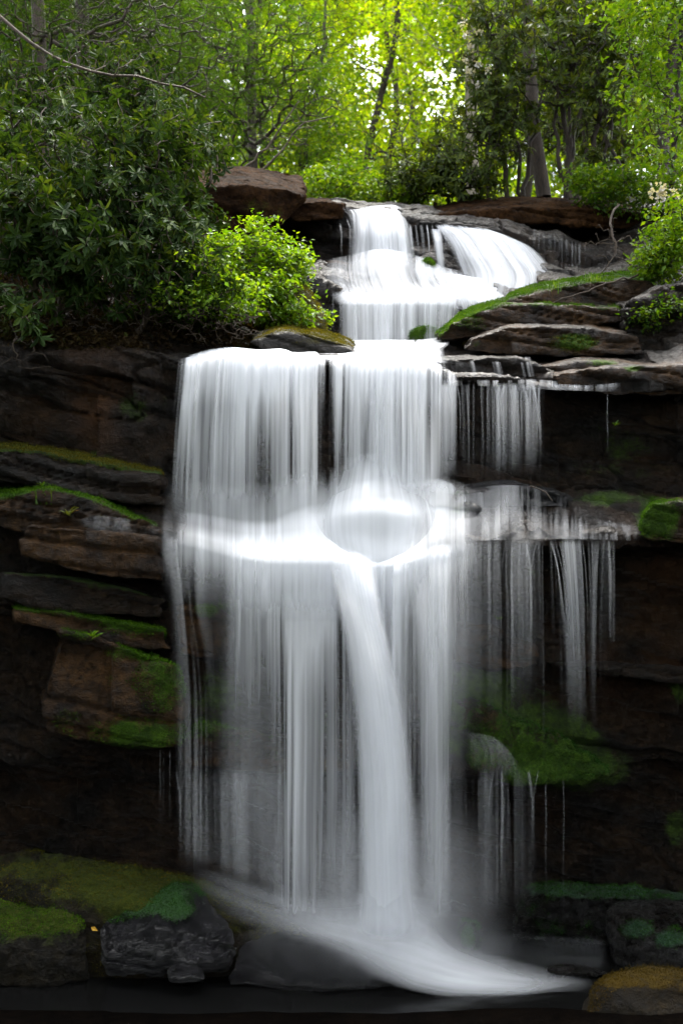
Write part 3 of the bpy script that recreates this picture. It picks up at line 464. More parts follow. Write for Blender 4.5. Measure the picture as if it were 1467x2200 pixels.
water('rill', F2, [[(922,492,12.1,.5),(935,492,12.1,.9),(950,492,12.1,.5)], [(928,520,11.85,.5),(940,520,11.85,.9),(953,520,11.85,.4)], [(938,585,11.7,.3),(947,585,11.7,.7),(958,585,11.7,.3)]], con=.5, seed=4, feather=.2)
water('rill', F2, [[(968,520,11.9,.3),(980,515,11.9,.8),(995,515,11.9,.4)], [(982,560,11.75,.3),(990,560,11.75,.6),(1000,560,11.75,.3)], [(995,590,11.6,.2),(1000,590,11.6,.5),(1008,590,11.6,.2)]], con=.5, seed=5, feather=.2)
water('film', F2, [[(905,590,11.4,.3),(960,588,11.3,.5),(1040,600,11.3,.5)], [(900,612,11.2,.3),(960,615,11.1,.5),(1060,630,11.0,.5)], [(940,632,11.05,.5),(1000,640,10.9,.7),(1090,655,10.8,.4)], [(960,660,10.85,.2),(1010,668,10.8,.4),(1060,675,10.7,.2)]], con=.9, seed=6, feather=.15)
for k in range(16):
    x = 1150 + 7 * k + random.uniform(-3, 3); y0 = 492 + (x - 1150) * .33; strand(F2, [(x, y0, 11.95), (x, y0 + 25, 11.9), (x, y0 + random.uniform(40, 75), 11.9)], .008, .3, .12, k)
for k in range(6):
    x = 1198 + 8 * k; strand(F2, [(x, 566, 11.85), (x, 585, 11.8), (x, 612, 11.8)], .009, .4, .15, k)
for k in range(9):
    x = 868 + 12 * k; strand(F2, [(x, 482, 12.05), (x + 3, 505, 11.95), (x + 6, 540, 11.9), (x + 8, 580, 11.85)], .011, .6, .3, k + 40)
water_st = thing('stream', 'thin white stream running over the flat shelf between the two falls', 'stream')
water('film', water_st, [
 [(715,728,10.8,.2),(790,730,10.65,.85),(880,730,10.6,.6),(965,722,10.6,.3)],
 [(735,742,9.9,.4),(800,745,9.7,.85),(880,742,9.6,.8),(965,738,9.6,.6)],
 [(690,755,9.3,.6),(760,755,9.2,.85),(860,750,9.1,.85),(955,750,9.0,.6)],
 [(560,762,8.85,.6),(720,762,8.8,.9),(860,762,8.75,.85),(955,764,8.75,.5)],
 [(520,770,8.7,.5),(720,772,8.62,.5),(860,774,8.6,.5),(965,780,8.65,.2)]], con=.7, seed=7, f0=4, feather=.06, ripple=.015)

F3 = thing('waterfall', 'wide white main curtain falling from the middle lip to the shelf', 'waterfall')
X3 = [383, 415, 450, 500, 560, 600, 640, 675, 690, 704, 720, 760, 800, 850, 895, 930, 965, 985]
def shiftl(d0): return [x - d0 * max(0, (560 - x) / 180) for x in X3]
L3 = [776, 767, 757, 752, 757, 755, 763, 761, 768, 771, 768, 763, 770, 764, 771, 780, 800, 815]
water('curtain', F3, rowsof(X3, [
 ([y - 6 for y in L3], 9.0, [.2,.5,.8,.9,.9,.9,.8,.7,.5,.4,.4,.5,.5,.5,.4,.25,.1,.05]),
 (L3, 8.62, [.5,.8,.95,1,1,1,1,1,.8,.6,.8,1,1,1,.9,.6,.4,.2]),
 ([y + 18 for y in L3], 8.46, [.5,.85,.95,1,1,1,1,1,.5,.15,.75,.95,.95,1,.9,.6,.45,.2], shiftl(2)),
 ([y + 60 for y in L3], 8.40, [.5,.75,.85,.9,.85,.95,1,.95,.25,.05,.6,.85,.8,.95,.85,.55,.35,.15], shiftl(6)),
 ([y * .5 + 500 for y in L3], 8.36, [.3,.42,.5,.5,.4,.55,.9,.8,.08,.03,.4,.55,.4,.72,.62,.3,.18,.07], shiftl(12)),
 ([y * .2 + 850 for y in L3], 8.33, [.2,.3,.36,.38,.18,.35,.8,.72,.05,.02,.28,.38,.25,.6,.5,.2,.12,.05], shiftl(20)),
 ([1125, 1128, 1132, 1136, 1138, 1136, 1125, 1105, 1090, 1085, 1080, 1070, 1066, 1062, 1058, 1050, 1042, 1035], 8.32, [.12,.18,.22,.25,.12,.25,.7,.62,.06,.03,.2,.28,.2,.45,.38,.12,.07,.03], shiftl(26))]),
 con=1.45, seed=8, f0=6.5, g0=.3, layers=2, feather=.07, nv=140, ripple=.035, gap=.1, vfade=(0, .16))
for k in range(44):
    x = random.choice([1000, 1042, 1052, 1060, 1068, 1078, 1096, 1110, 1118, 1128, 1136, 1146, 1153]) + random.uniform(-8, 8) if k < 30 else 975 + random.uniform(0, 190)
    w, a = (.011, .38) if k % 4 == 0 else (.006, .24)
    y1 = 1035 if k % 3 else random.uniform(930, 1030)
    strand(F3, [(x - random.uniform(-6, 12), 824, 8.6), (x - 3, 860, 8.55), (x, 930, 8.52), (x + 1, y1, 8.5)], w, a, a * .6, k)
strand(F3, [(1304, 846, 8.5), (1304.5, 900, 8.48), (1305, 985, 8.47)], .007, .5, .25, 3)
for k, (x0, x1) in enumerate([(925, 955), (962, 985), (1004, 1016), (1052, 1074), (1112, 1140)]):
    water('rill', F3, [[(x0, 768, 9.0, .3), ((x0 + x1) / 2, 767, 9.0, .7), (x1, 768, 9.0, .3)], [(x0 + 3, 782, 8.8, .3), ((x0 + x1) / 2 + 3, 782, 8.78, .55), (x1 + 4, 782, 8.8, .3)], [(x0 + 8, 808, 8.72, .15), ((x0 + x1) / 2 + 8, 810, 8.7, .45), (x1 + 10, 808, 8.72, .2)]], con=.9, seed=30 + k, feather=.3, f0=14, gain=random.uniform(.25, .6))
water('film', F3, [[(930,806,8.95,.2),(1060,808,8.95,.4),(1160,812,8.95,.35),(1260,818,8.9,.4),(1340,812,8.85,.3)], [(935,816,8.72,.3),(1060,818,8.7,.5),(1160,822,8.65,.4),(1260,830,8.55,.55),(1340,826,8.52,.35)], [(940,828,8.64,.1),(1060,830,8.62,.3),(1160,836,8.58,.15),(1260,840,8.5,.2),(1340,842,8.5,.1)]], con=.9, du=.004, seed=41, feather=.12, f0=7, gain=.35, ripple=.004)

F4 = thing('waterfall', 'white dome of water rolling over the round boulder on the middle shelf', 'waterfall')
water('dome', F4, [
 [(716,985,8.24,.0),(760,975,8.22,.0),(810,970,8.2,.0),(860,975,8.22,.0),(904,985,8.24,.0)],
 [(690,1052,8.22,.4),(748,1036,8.16,.55),(810,1030,8.12,.6),(870,1036,8.16,.55),(930,1054,8.22,.4)],
 [(668,1094,8.16,.65),(740,1072,8.06,.8),(810,1066,8.0,.8),(880,1074,8.06,.8),(950,1096,8.16,.65)],
 [(660,1132,8.06,.8),(736,1110,7.95,.97),(810,1104,7.9,.93),(886,1110,7.95,.97),(958,1132,8.06,.8)],
 [(664,1164,7.98,.8),(738,1152,7.9,.92),(810,1154,7.86,.84),(882,1152,7.9,.92),(954,1162,7.98,.8)],
 [(680,1196,7.92,.7),(748,1198,7.84,.9),(810,1204,7.8,.9),(874,1198,7.84,.9),(936,1192,7.92,.65)],
 [(690,1262,7.84,.0),(752,1268,7.78,.0),(812,1272,7.76,.0),(872,1266,7.78,.0),(930,1258,7.84,.0)]], con=.5, seed=9, f0=10, g0=.3, layers=1, feather=.3, ripple=.004)
water('dome', F4, [
 [(850,1040,8.75,.6),(885,1030,8.72,.9),(915,1026,8.7,.9),(950,1030,8.72,.8),(980,1040,8.75,.4)],
 [(845,1055,8.6,.7),(885,1046,8.5,.95),(918,1044,8.48,.95),(955,1048,8.52,.8),(985,1062,8.6,.3)],
 [(870,1080,8.5,.8),(895,1076,8.4,.8),(925,1078,8.38,.8),(955,1082,8.42,.6),(975,1090,8.5,.25)],
 [(895,1110,8.4,.9),(915,1105,8.3,.8),(935,1108,8.28,.75),(955,1112,8.3,.5),(970,1115,8.4,.2)]], con=.4, seed=10, f0=12, g0=.4, feather=.2, ripple=.005, vfade=(.1, .1))

F5 = thing('waterfall', 'tall lower fall of misty veils with one thick curved jet', 'waterfall')
X5 = [340, 375, 430, 480, 530, 580, 620, 660, 710, 760, 810, 860, 905, 945, 985, 1040]
water('foam', F5, rowsof(X5, [
 ([1010,1014,1020,1026,1030,1030,1015,1005,1000,1040,1050,1040,1020,1020,1030,1050], 8.13, 0.0),
 ([1092,1096,1102,1110,1116,1116,1100,1085,1080,1120,1150,1120,1090,1085,1092,1100], [8.18,8.18,8.18,8.15,8.15,8.13,8.13,8.13,8.13,8.08,8.03,8.08,8.13,8.13,8.13,8.18], [.08,.2,.28,.3,.3,.35,.7,.85,.75,.5,.4,.5,.75,.7,.4,.15]),
 ([1112,1118,1128,1138,1146,1146,1140,1136,1145,1178,1190,1178,1146,1125,1125,1130], [8.03,8.03,8.03,8.03,8.03,8.03,8.01,7.99,7.97,7.93,7.90,7.93,7.97,7.98,7.98,8.03], [.12,.2,.24,.28,.38,.55,.8,.95,.9,.8,.75,.8,.8,.7,.45,.2]),
 ([1135,1145,1156,1168,1180,1186,1186,1184,1186,1194,1200,1194,1180,1165,1162,1160], 7.83, [.2,.34,.36,.42,.62,.75,.9,.95,.95,.95,.95,.95,.85,.65,.4,.15]),
 ([1160,1172,1182,1195,1205,1212,1214,1214,1214,1216,1220,1216,1206,1196,1190,1186], 7.77, [.25,.45,.4,.4,.75,.9,.9,.9,.9,.9,.9,.88,.8,.6,.3,.15]),
 ([1210,1222,1235,1250,1260,1266,1270,1270,1270,1272,1276,1272,1260,1250,1240,1230], 7.75, [.1,.2,.16,.15,.4,.5,.5,.5,.5,.5,.5,.5,.4,.25,.1,.05]),
 ([1290,1300,1310,1320,1330,1336,1340,1340,1340,1342,1346,1342,1330,1320,1310,1300], 7.74, 0.0)]), con=.7, seed=11, f0=6, g0=.4, layers=1, feather=.06, nv=130, ripple=.012)
Y5 = [1135,1145,1156,1168,1180,1186,1186,1184,1186,1194,1200,1194,1180,1165,1162,1160]
water('veil', F5, rowsof(X5, [
 (Y5, 7.88, [.25,.45,.24,.22,.6,.75,.8,.8,.8,.8,.8,.8,.75,.6,.35,.12]),
 ([y + 40 for y in Y5], 7.8, [.2,.42,.2,.12,.5,.68,.8,.8,.8,.8,.8,.8,.7,.5,.28,.1]),
 ([y * .5 + 700 for y in Y5], 7.78, [.10,.34,.09,.05,.42,.5,.76,.76,.8,.85,.8,.66,.5,.34,.14,.05], [x + max(0, 16 - abs(x - 350) * .2) for x in X5]),
 ([1410] * 16, 7.78, [.06,.3,.07,.05,.24,.2,.6,.36,.28,.45,.5,.42,.32,.22,.1,.03], [x + 20 * (x < 450) for x in X5]),
 ([1540] * 16, 7.78, [.04,.26,.06,.05,.12,.1,.46,.2,.14,.26,.34,.32,.25,.15,.08,.03], [x + 26 * (x < 450) for x in X5]),
 ([1660] * 16, 7.78, [.02,.2,.07,.05,.1,.09,.42,.2,.14,.18,.26,.26,.2,.12,.06,.02], [x + 26 * (x < 450) for x in X5]),
 ([1820] * 16, 7.78, [.01,.09,.05,.04,.06,.06,.34,.18,.1,.13,.2,.22,.17,.1,.05,.02], [x + 26 * (x < 450) for x in X5]),
 ([1880,1890,1910,1925,1945,1960,1975,1985,1995,2005,2010,2010,2010,2010,2000,2000], 7.8, [.0,.02,.02,.02,.03,.04,.24,.1,.06,.1,.2,.2,.1,.05,.02,.0], [x + 26 * (x < 450) for x in X5])]),
 con=1.75, seed=12, f0=6, g0=.28, layers=2, feather=.12, l2=.6, nv=160, gap=.07, ripple=.03, gain=.72, vfade=(.06, .04))
water('jet', F5, [
 [(672,1186,7.95,.9),(705,1178,7.9,1),(745,1178,7.86,1),(790,1190,7.88,1),(820,1200,7.95,.7)],
 [(700,1215,7.78,.85),(722,1208,7.72,1),(752,1208,7.7,1),(785,1216,7.72,1),(812,1228,7.78,.6)],
 [(722,1300,7.68,.7),(742,1296,7.62,1),(768,1296,7.6,1),(798,1300,7.62,1),(822,1306,7.68,.5)],
 [(742,1420,7.64,.6),(765,1418,7.58,1),(795,1418,7.56,1),(828,1420,7.58,.98),(852,1424,7.64,.4)],
 [(758,1570,7.62,.5),(782,1570,7.57,.95),(815,1570,7.55,1),(852,1570,7.57,.95),(880,1570,7.62,.3)],
 [(765,1740,7.62,.45),(792,1740,7.57,.9),(828,1740,7.55,.95),(865,1740,7.57,.85),(898,1740,7.62,.25)],
 [(768,1900,7.62,.4),(795,1900,7.57,.85),(832,1900,7.55,.92),(872,1900,7.57,.8),(912,1900,7.62,.2)],
 [(750,2010,7.66,.4),(790,2020,7.6,.85),(835,2025,7.56,.95),(885,2025,7.58,.8),(940,2015,7.66,.2)]], con=.3, seed=13, f0=5, g0=.15, layers=3, l2=.9, feather=.34, nv=140, ripple=.014, vfade=(.12, .06), gap=.05)
water('film', F5, [
 [(940,1095,8.5,.3),(1010,1050,8.5,.3),(1090,1042,8.45,.35),(1170,1055,8.45,.3),(1240,1085,8.5,.25),(1310,1100,8.5,.2),(1375,1110,8.5,.1)],
 [(940,1125,8.2,.5),(1010,1100,8.25,.45),(1090,1085,8.3,.45),(1170,1092,8.3,.4),(1240,1105,8.3,.4),(1310,1115,8.3,.45),(1380,1125,8.3,.2)],
 [(940,1150,8.0,.5),(1010,1140,8.05,.5),(1090,1130,8.05,.5),(1170,1130,8.05,.42),(1240,1132,8.05,.55),(1310,1138,8.05,.6),(1388,1145,8.1,.25)],
 [(940,1166,7.93,.3),(1010,1162,7.95,.3),(1090,1160,7.95,.3),(1170,1158,7.95,.3),(1240,1158,7.95,.4),(1310,1160,7.95,.35),(1388,1162,8.0,.1)]], con=.6, du=.004, seed=14, f0=9, g0=1.2, feather=.14, ripple=.003, gain=.30)
water('film', F5, [
 [(150,1118,8.1,.1),(220,1108,8.08,.3),(290,1118,8.06,.4),(350,1128,8.05,.4)],
 [(160,1128,7.98,.1),(220,1126,7.98,.3),(290,1134,7.97,.4),(352,1142,7.96,.4)],
 [(170,1140,7.92,.0),(220,1142,7.92,.1),(290,1148,7.92,.1),(354,1156,7.92,.1)]], con=.4, du=.004, seed=44, f0=5, g0=2, feather=.3, gain=.25, speck=.2, ripple=.003)  # pale film painting a grey sheen on the left ledge's wet spots
# thin strands of the lower right
def vstrand(par, x, ytop, yb, Y, w, a, k, lean=0):
    strand(par, [(x - (10 if k % 5 == 0 else random.uniform(-3, 3)) + lean, ytop, Y + .03), (x - 2, ytop + 60, Y), (x, ytop + 200, Y - .02), (x + lean * .1, yb, Y - .02)], w, a, a * .55, k)
    if k % 5 == 0: strand(par, [(x + 12, ytop, Y + .03), (x + 3, ytop + 50, Y), (x, ytop + 95, Y - .01)], w * .7, a * .8, a * .6, k + 90)
for k, x in enumerate([958, 970, 978, 992, 1004, 1022, 1028, 1040, 1054, 1062, 1078, 1092, 1100, 1112, 1126, 1142, 1150, 1168]):
    vstrand(F5, x + random.uniform(-3, 3), 1162, random.uniform(1480, 1670), 7.88, .009 if k % 3 == 0 else .005, .36 if k % 3 == 0 else .24, k)
for k, (x0, x1, yb) in enumerate([(1182, 1222, 1480), (1192, 1228, 1560), (1200, 1232, 1420), (1212, 1240, 1400), (1226, 1246, 1460), (1240, 1262, 1380), (1250, 1266, 1500), (1262, 1270, 1580), (1272, 1274, 1560), (1284, 1276, 1600), (1280, 1271, 1500), (1308, 1312, 1350), (1316, 1318, 1330), (1234, 1254, 1420), (1186, 1216, 1440)]):
    strand(F5, [(x0, 1160, 7.9), (x0 + (x1 - x0) * .45, 1230, 7.87), (x1 - (x1 - x0) * .15, 1380, 7.85), (x1, yb, 7.85)], .011 if k % 2 else .007, .36, .2, k)
water('splash', F5, [
 [(985,1535,8.0,.1),(1000,1570,8.0,.4),(1050,1580,8.0,.3),(1090,1600,8.0,.1)],
 [(990,1590,7.98,.3),(1025,1595,7.96,.5),(1070,1602,7.95,.5),(1120,1640,7.98,.3)],
 [(985,1620,7.96,.25),(1030,1625,7.93,.4),(1075,1630,7.93,.4),(1135,1670,7.95,.4)],
 [(975,1650,7.96,.05),(1030,1665,7.93,.12),(1080,1665,7.93,.15),(1140,1690,7.95,.05)]], con=.6, seed=15, f0=8, feather=.42, gain=.3)
T5 = [x + random.uniform(-5, 5) for x in (384, 392, 402, 414, 428, 446, 462, 478, 496, 512, 530, 552, 570, 590, 640, 690, 715, 735, 930, 944, 956, 968, 984, 1000, 1012, 1022, 1034, 1046, 1058, 1066, 1078, 1090, 1100, 1112, 1124, 1130, 1146, 1160, 1176, 1190, 1206, 1222)]
for k, x in enumerate(T5):
    if random.random() < .3: continue
    w, a = ((.008, .34), (.0045, .26), (.006, .2))[k % 3]
    yb = 1870 + max(0, min(130, (x - 400) * .35)) if x < 800 else random.uniform(1850, 2000)
    yt = 1655 + random.uniform(-12, 110) * (k % 3 > 0)
    strand(F5, [(x - (9 if k % 9 == 0 else 1), yt, 8.06), (x, yt + 75, 8.02), (x + random.uniform(-1, 2), 1830, 8.0), (x + random.uniform(-2, 5), yb, 8.0)], w, a, a * .7, k + 200)
    if k % 9 == 0: strand(F5, [(x + 11, yt, 8.06), (x + 5, yt + 40, 8.03), (x + .5, yt + 85, 8.02), (x + 1, yt + 120, 8.01)], w * .8, a, a, k + 300)
for k, x in enumerate((345, 352, 365)): strand(F5, [(x, 1610, 8.0), (x, 1680, 8.0), (x, 1800, 8.0)], .004, .18, .08, k)
water('veil', F5, rowsof([940, 990, 1050, 1110, 1170, 1230, 1290, 1330], [
 (1156, 7.96, [.3,.3,.25,.2,.15,.35,.3,.05]), (1230, 7.93, [.2,.22,.18,.14,.08,.3,.25,.03], [940,990,1050,1110,1172,1236,1288,1328]), (1400, 7.91, [.28,.14,.12,.09,.05,.22,.16,.0], [940,990,1050,1110,1176,1244,1284,1320]),
 (1600, 7.91, [.16,.09,.08,.05,.02,.1,.08,.0], [940,990,1050,1110,1180,1248,1284,1318])]), con=.9, seed=71, f0=9, g0=.2, feather=.12, nv=90, vfade=(.04, .6), gain=.8)
water('veil', F3, rowsof([940, 990, 1040, 1090, 1140, 1180], [
 (822, 8.62, [.4,.25,.3,.25,.25,.05]), (870, 8.58, [.35,.2,.28,.2,.2,.0]), (1035, 8.52, [.25,.12,.16,.1,.08,.0])]), con=1.0, seed=72, f0=9, g0=.2, feather=.1, nv=60, vfade=(.06, .5), gain=.8)
water('veil', F5, rowsof([380, 450, 540, 640, 760, 900, 1000, 1100, 1200], [
 (1640, 8.08, [.15,.1,.12,.12,.15,.15,.12,.1,.02]), (1720, 8.05, [.14,.1,.1,.1,.12,.14,.12,.08,.02]), ([1860,1880,1920,1960,1990,2000,2000,1980,1960], 8.03, [.08,.07,.08,.1,.14,.14,.1,.06,.01])]), con=.9, seed=73, f0=10, g0=.15, feather=.1, nv=80, vfade=(.15, .25), gain=.8)
for q in range(3):
    water('mist', F5, rowsof([520, 640, 760, 850, 940, 1060, 1180], [
     (1700 - 30 * q, 7.5 - .05 * q, 0.0), (1840, 7.48 - .05 * q, [.0,.03,.08,.12,.09,.04,.0]), (1960, 7.44 - .05 * q, [.01,.05,.10,.16,.13,.05,.01]), (2050, 7.40 - .04 * q, [.0,.02,.06,.12,.12,.08,.02]), (2120, 7.38 - .03 * q, 0.0)]), con=.12, seed=80 + q, f0=1.6, g0=1.6, feather=.3, nv=50, ripple=.03, du=.03)
F6 = thing('foam', 'white foaming run of water from the foot of the big jet to the pool', 'foam')
water('spray', F6, rowsof([395, 460, 540, 640, 740, 820, 900, 980, 1060, 1160, 1310], [
 ([1846,1864,1890,1915,1920,1900,1920,2000,2045,2068,2092], [8.15,8.12,8.08,8.02,7.95,7.75,7.7,7.9,7.95,7.85,7.7], 0.0),
 ([1866,1888,1918,1948,1965,1965,1985,2035,2062,2084,2106], [8.1,8.08,8.02,7.98,7.92,7.72,7.68,7.85,7.88,7.8,7.68], [.10,.15,.2,.3,.42,.6,.55,.22,.2,.15,.04]),
 ([1880,1905,1938,1968,1990,2010,2030,2062,2080,2098,2112], [7.95,7.92,7.88,7.84,7.8,7.7,7.65,7.7,7.7,7.68,7.62], [.12,.18,.24,.45,.75,.95,.95,.65,.5,.35,.1]),
 ([1900,1930,1962,1986,2010,2036,2060,2085,2100,2110,2118], [7.8,7.76,7.72,7.68,7.64,7.58,7.56,7.56,7.56,7.58,7.58], [.06,.08,.14,.38,.7,.95,1,.95,.8,.55,.12]),
 ([1930,1960,1985,2005,2030,2058,2086,2106,2114,2120,2124], [7.7,7.66,7.62,7.58,7.54,7.48,7.46,7.46,7.48,7.5,7.54], [.02,.03,.06,.14,.32,.6,.85,.92,.8,.5,.1]),
 ([1960,1990,2005,2020,2050,2085,2112,2126,2130,2132,2130], [7.66,7.6,7.56,7.53,7.48,7.43,7.40,7.40,7.41,7.44,7.48], [.0,.0,.01,.04,.1,.25,.45,.5,.45,.28,.04]),
 ([1990,2010,2020,2035,2070,2112,2134,2146,2148,2148,2140], [7.62,7.56,7.54,7.52,7.46,7.4,7.36,7.36,7.37,7.40,7.44], 0.0)]), con=.16, seed=16, f0=3, g0=.8, layers=2, feather=.22, nv=110, ripple=.008, gap=.03, along=True, gain=.85)
water('film', F6, rowsof([480, 540, 600, 680, 760, 850], [
 ([2005,1992,1990,2000,2020,2050], [7.82,7.9,7.9,7.9,7.85,7.75], [.1,.45,.55,.5,.4,.2]),
 ([2025,2012,2008,2020,2045,2075], [7.62,7.62,7.6,7.6,7.58,7.55], [.2,.25,.22,.22,.22,.2]),
 ([2060,2050,2050,2060,2080,2100], [7.48,7.46,7.45,7.44,7.43,7.42], [.1,.14,.14,.14,.15,.15]),
 ([2100,2100,2100,2105,2112,2120], [7.38,7.37,7.36,7.36,7.36,7.36], [.06,.08,.1,.1,.1,.1]),
 ([2126,2126,2126,2126,2128,2130], [7.36,7.35,7.34,7.34,7.34,7.34], .0)]), con=.2, seed=17, f0=3, g0=1, feather=.25, vfade=(.12, .15), gain=.26, ripple=.005)
water('film', F6, rowsof([960, 1040, 1120, 1200, 1310], [
 ([2015,2005,2003,2005,2008], [8.6,8.6,8.62,8.62,8.6], [.1,.2,.25,.22,.05]),
 ([2040,2030,2026,2030,2040], [8.3,8.35,8.38,8.35,8.25], [.2,.22,.1,.22,.3]),
 ([2070,2062,2055,2055,2065], [8.0,8.05,8.1,8.1,8.0], [.3,.22,.12,.2,.2]),
 ([2100,2095,2090,2088,2090], [7.72,7.75,7.78,7.8,7.78], [.1,.1,.1,.1,.05])]), con=.3, seed=19, f0=3, g0=2, feather=.1, ripple=.01, along=True, vfade=(.2, .2), gain=.34)

# ------------------------------------------------------------------ plants
def frame(d, up):
    d = d / (np.linalg.norm(d, axis=1, keepdims=True) + 1e-9)
    s = np.cross(up, d); s /= np.linalg.norm(s, axis=1, keepdims=True) + 1e-9
    n = np.cross(d, s); return d, s, n
LEAF = {
 'long': (np.array([[0,0,0],[.35,0,-.02],[.7,0,-.05],[1,0,-.14],[.33,.15,.05],[.7,.13,.01],[.33,-.15,.05],[.7,-.13,.01]]), np.array([[0,6,1],[1,6,7],[1,7,2],[2,7,3],[0,1,4],[1,5,4],[1,2,5],[2,3,5]])),
 'oval': (np.array([[0,0,0],[.55,0,-.06],[1,0,-.12],[.42,.30,.05],[.42,-.30,.05]]), np.array([[0,4,1],[1,4,2],[0,1,3],[1,2,3]])),
 'needle': (np.array([[0,.10,0],[1,.05,-.1],[1,-.05,-.1],[0,-.10,0]]), np.array([[0,1,2],[0,2,3]])),
 'petal': (np.array([[0,0,0],[.6,.42,.15],[1,0,.05],[.6,-.42,.15]]), np.array([[0,3,2],[0,2,1]])),
}
def leaves(pos, dirs, up, size, kind, tint):
    T, F = LEAF[kind]; d, s, n = frame(dirs, up)
    v = pos[:, None] + size[:, None, None] * (T[None, :, 0:1] * d[:, None] + T[None, :, 1:2] * s[:, None] + T[None, :, 2:3] * n[:, None])
    f = (F[None] + (np.arange(len(pos)) * len(T))[:, None, None]).reshape(-1, 3)
    return v.reshape(-1, 3), f, np.repeat(tint, len(T))
def rdir(n, zs=1.0):
    v = RNG.normal(size=(n, 3)); v[:, 2] *= zs; return v / (np.linalg.norm(v, axis=1, keepdims=True) + 1e-9)
def spray(tips, axes, per, L, kind, rad, flat=.45, droop=.2):
    """broadleaf sprays: PER leaves spread round each tip"""
    n = len(tips); pos = np.repeat(tips, per, 0) + RNG.normal(size=(n * per, 3)) * rad * [1, 1, flat]
    d = np.repeat(axes, per, 0) * .5 + rdir(n * per, .5); d[:, 2] -= droop
    up = RNG.normal(size=(n * per, 3)) * .35 + [0, 0, 1]
    clump = np.repeat(RNG.uniform(-.22, .22, n), per)
    return leaves(pos, d, up, L * RNG.uniform(.6, 1.25, n * per), kind, np.clip(RNG.beta(2, 2, n * per) + clump, 0, 1))
def whorl(tips, axes, per, L, droop=.35):
    """leaf rosettes at the shoot ends"""
    n = len(tips); ax = axes + [0, 0, .5]; ax /= np.linalg.norm(ax, axis=1, keepdims=True)
    ref = rdir(n); s = np.cross(ax, ref); s /= np.linalg.norm(s, axis=1, keepdims=True) + 1e-9; t = np.cross(ax, s)
    an = np.linspace(0, 2 * np.pi, per, endpoint=False)[None] + RNG.uniform(0, 6, (n, 1)) + RNG.normal(size=(n, per)) * .25
    d = np.cos(an)[..., None] * s[:, None] + np.sin(an)[..., None] * t[:, None] + ax[:, None] * RNG.uniform(-.1, .55, (n, per, 1)); d[..., 2] -= droop
    d = d.reshape(-1, 3); pos = np.repeat(tips, per, 0) - np.repeat(axes, per, 0) * RNG.uniform(0, .05, (n * per, 1))
    up = np.repeat(ax, per, 0) + RNG.normal(size=(n * per, 3)) * .15
    cl = np.repeat(RNG.uniform(-.2, .2, n), per)
    return leaves(pos, d, up, L * RNG.uniform(.65, 1.15, n * per), 'long', np.clip(RNG.beta(2, 2.3, n * per) + cl, 0, 1))
def needles(tips, axes, nb, L):
    """flat drooping hemlock sprays: short needles on both sides of each shoot"""
    n = len(tips); t = np.tile(np.linspace(0, 1, nb), n); ax = axes.copy(); ax[:, 2] *= .3; ax /= np.linalg.norm(ax, axis=1, keepdims=True) + 1e-9
    LEN = RNG.uniform(.25, .5, n)
    A = np.repeat(ax, nb, 0); base = np.repeat(tips, nb, 0) + A * (t * np.repeat(LEN, nb))[:, None]; base[:, 2] -= .12 * t * t
    side = np.cross(A, [0, 0, 1.0]) * np.where(np.arange(n * nb) % 2, 1, -1)[:, None]
    d = side + A * .5 + RNG.normal(size=(n * nb, 3)) * .2
    return leaves(base, d, RNG.normal(size=(n * nb, 3)) * .3 + [0, 0, 1], L * (1.15 - t) * RNG.uniform(.7, 1.3, n * nb), 'needle', np.clip(np.repeat(RNG.uniform(.1, .8, n), nb) + RNG.normal(size=n * nb) * .1, 0, 1))
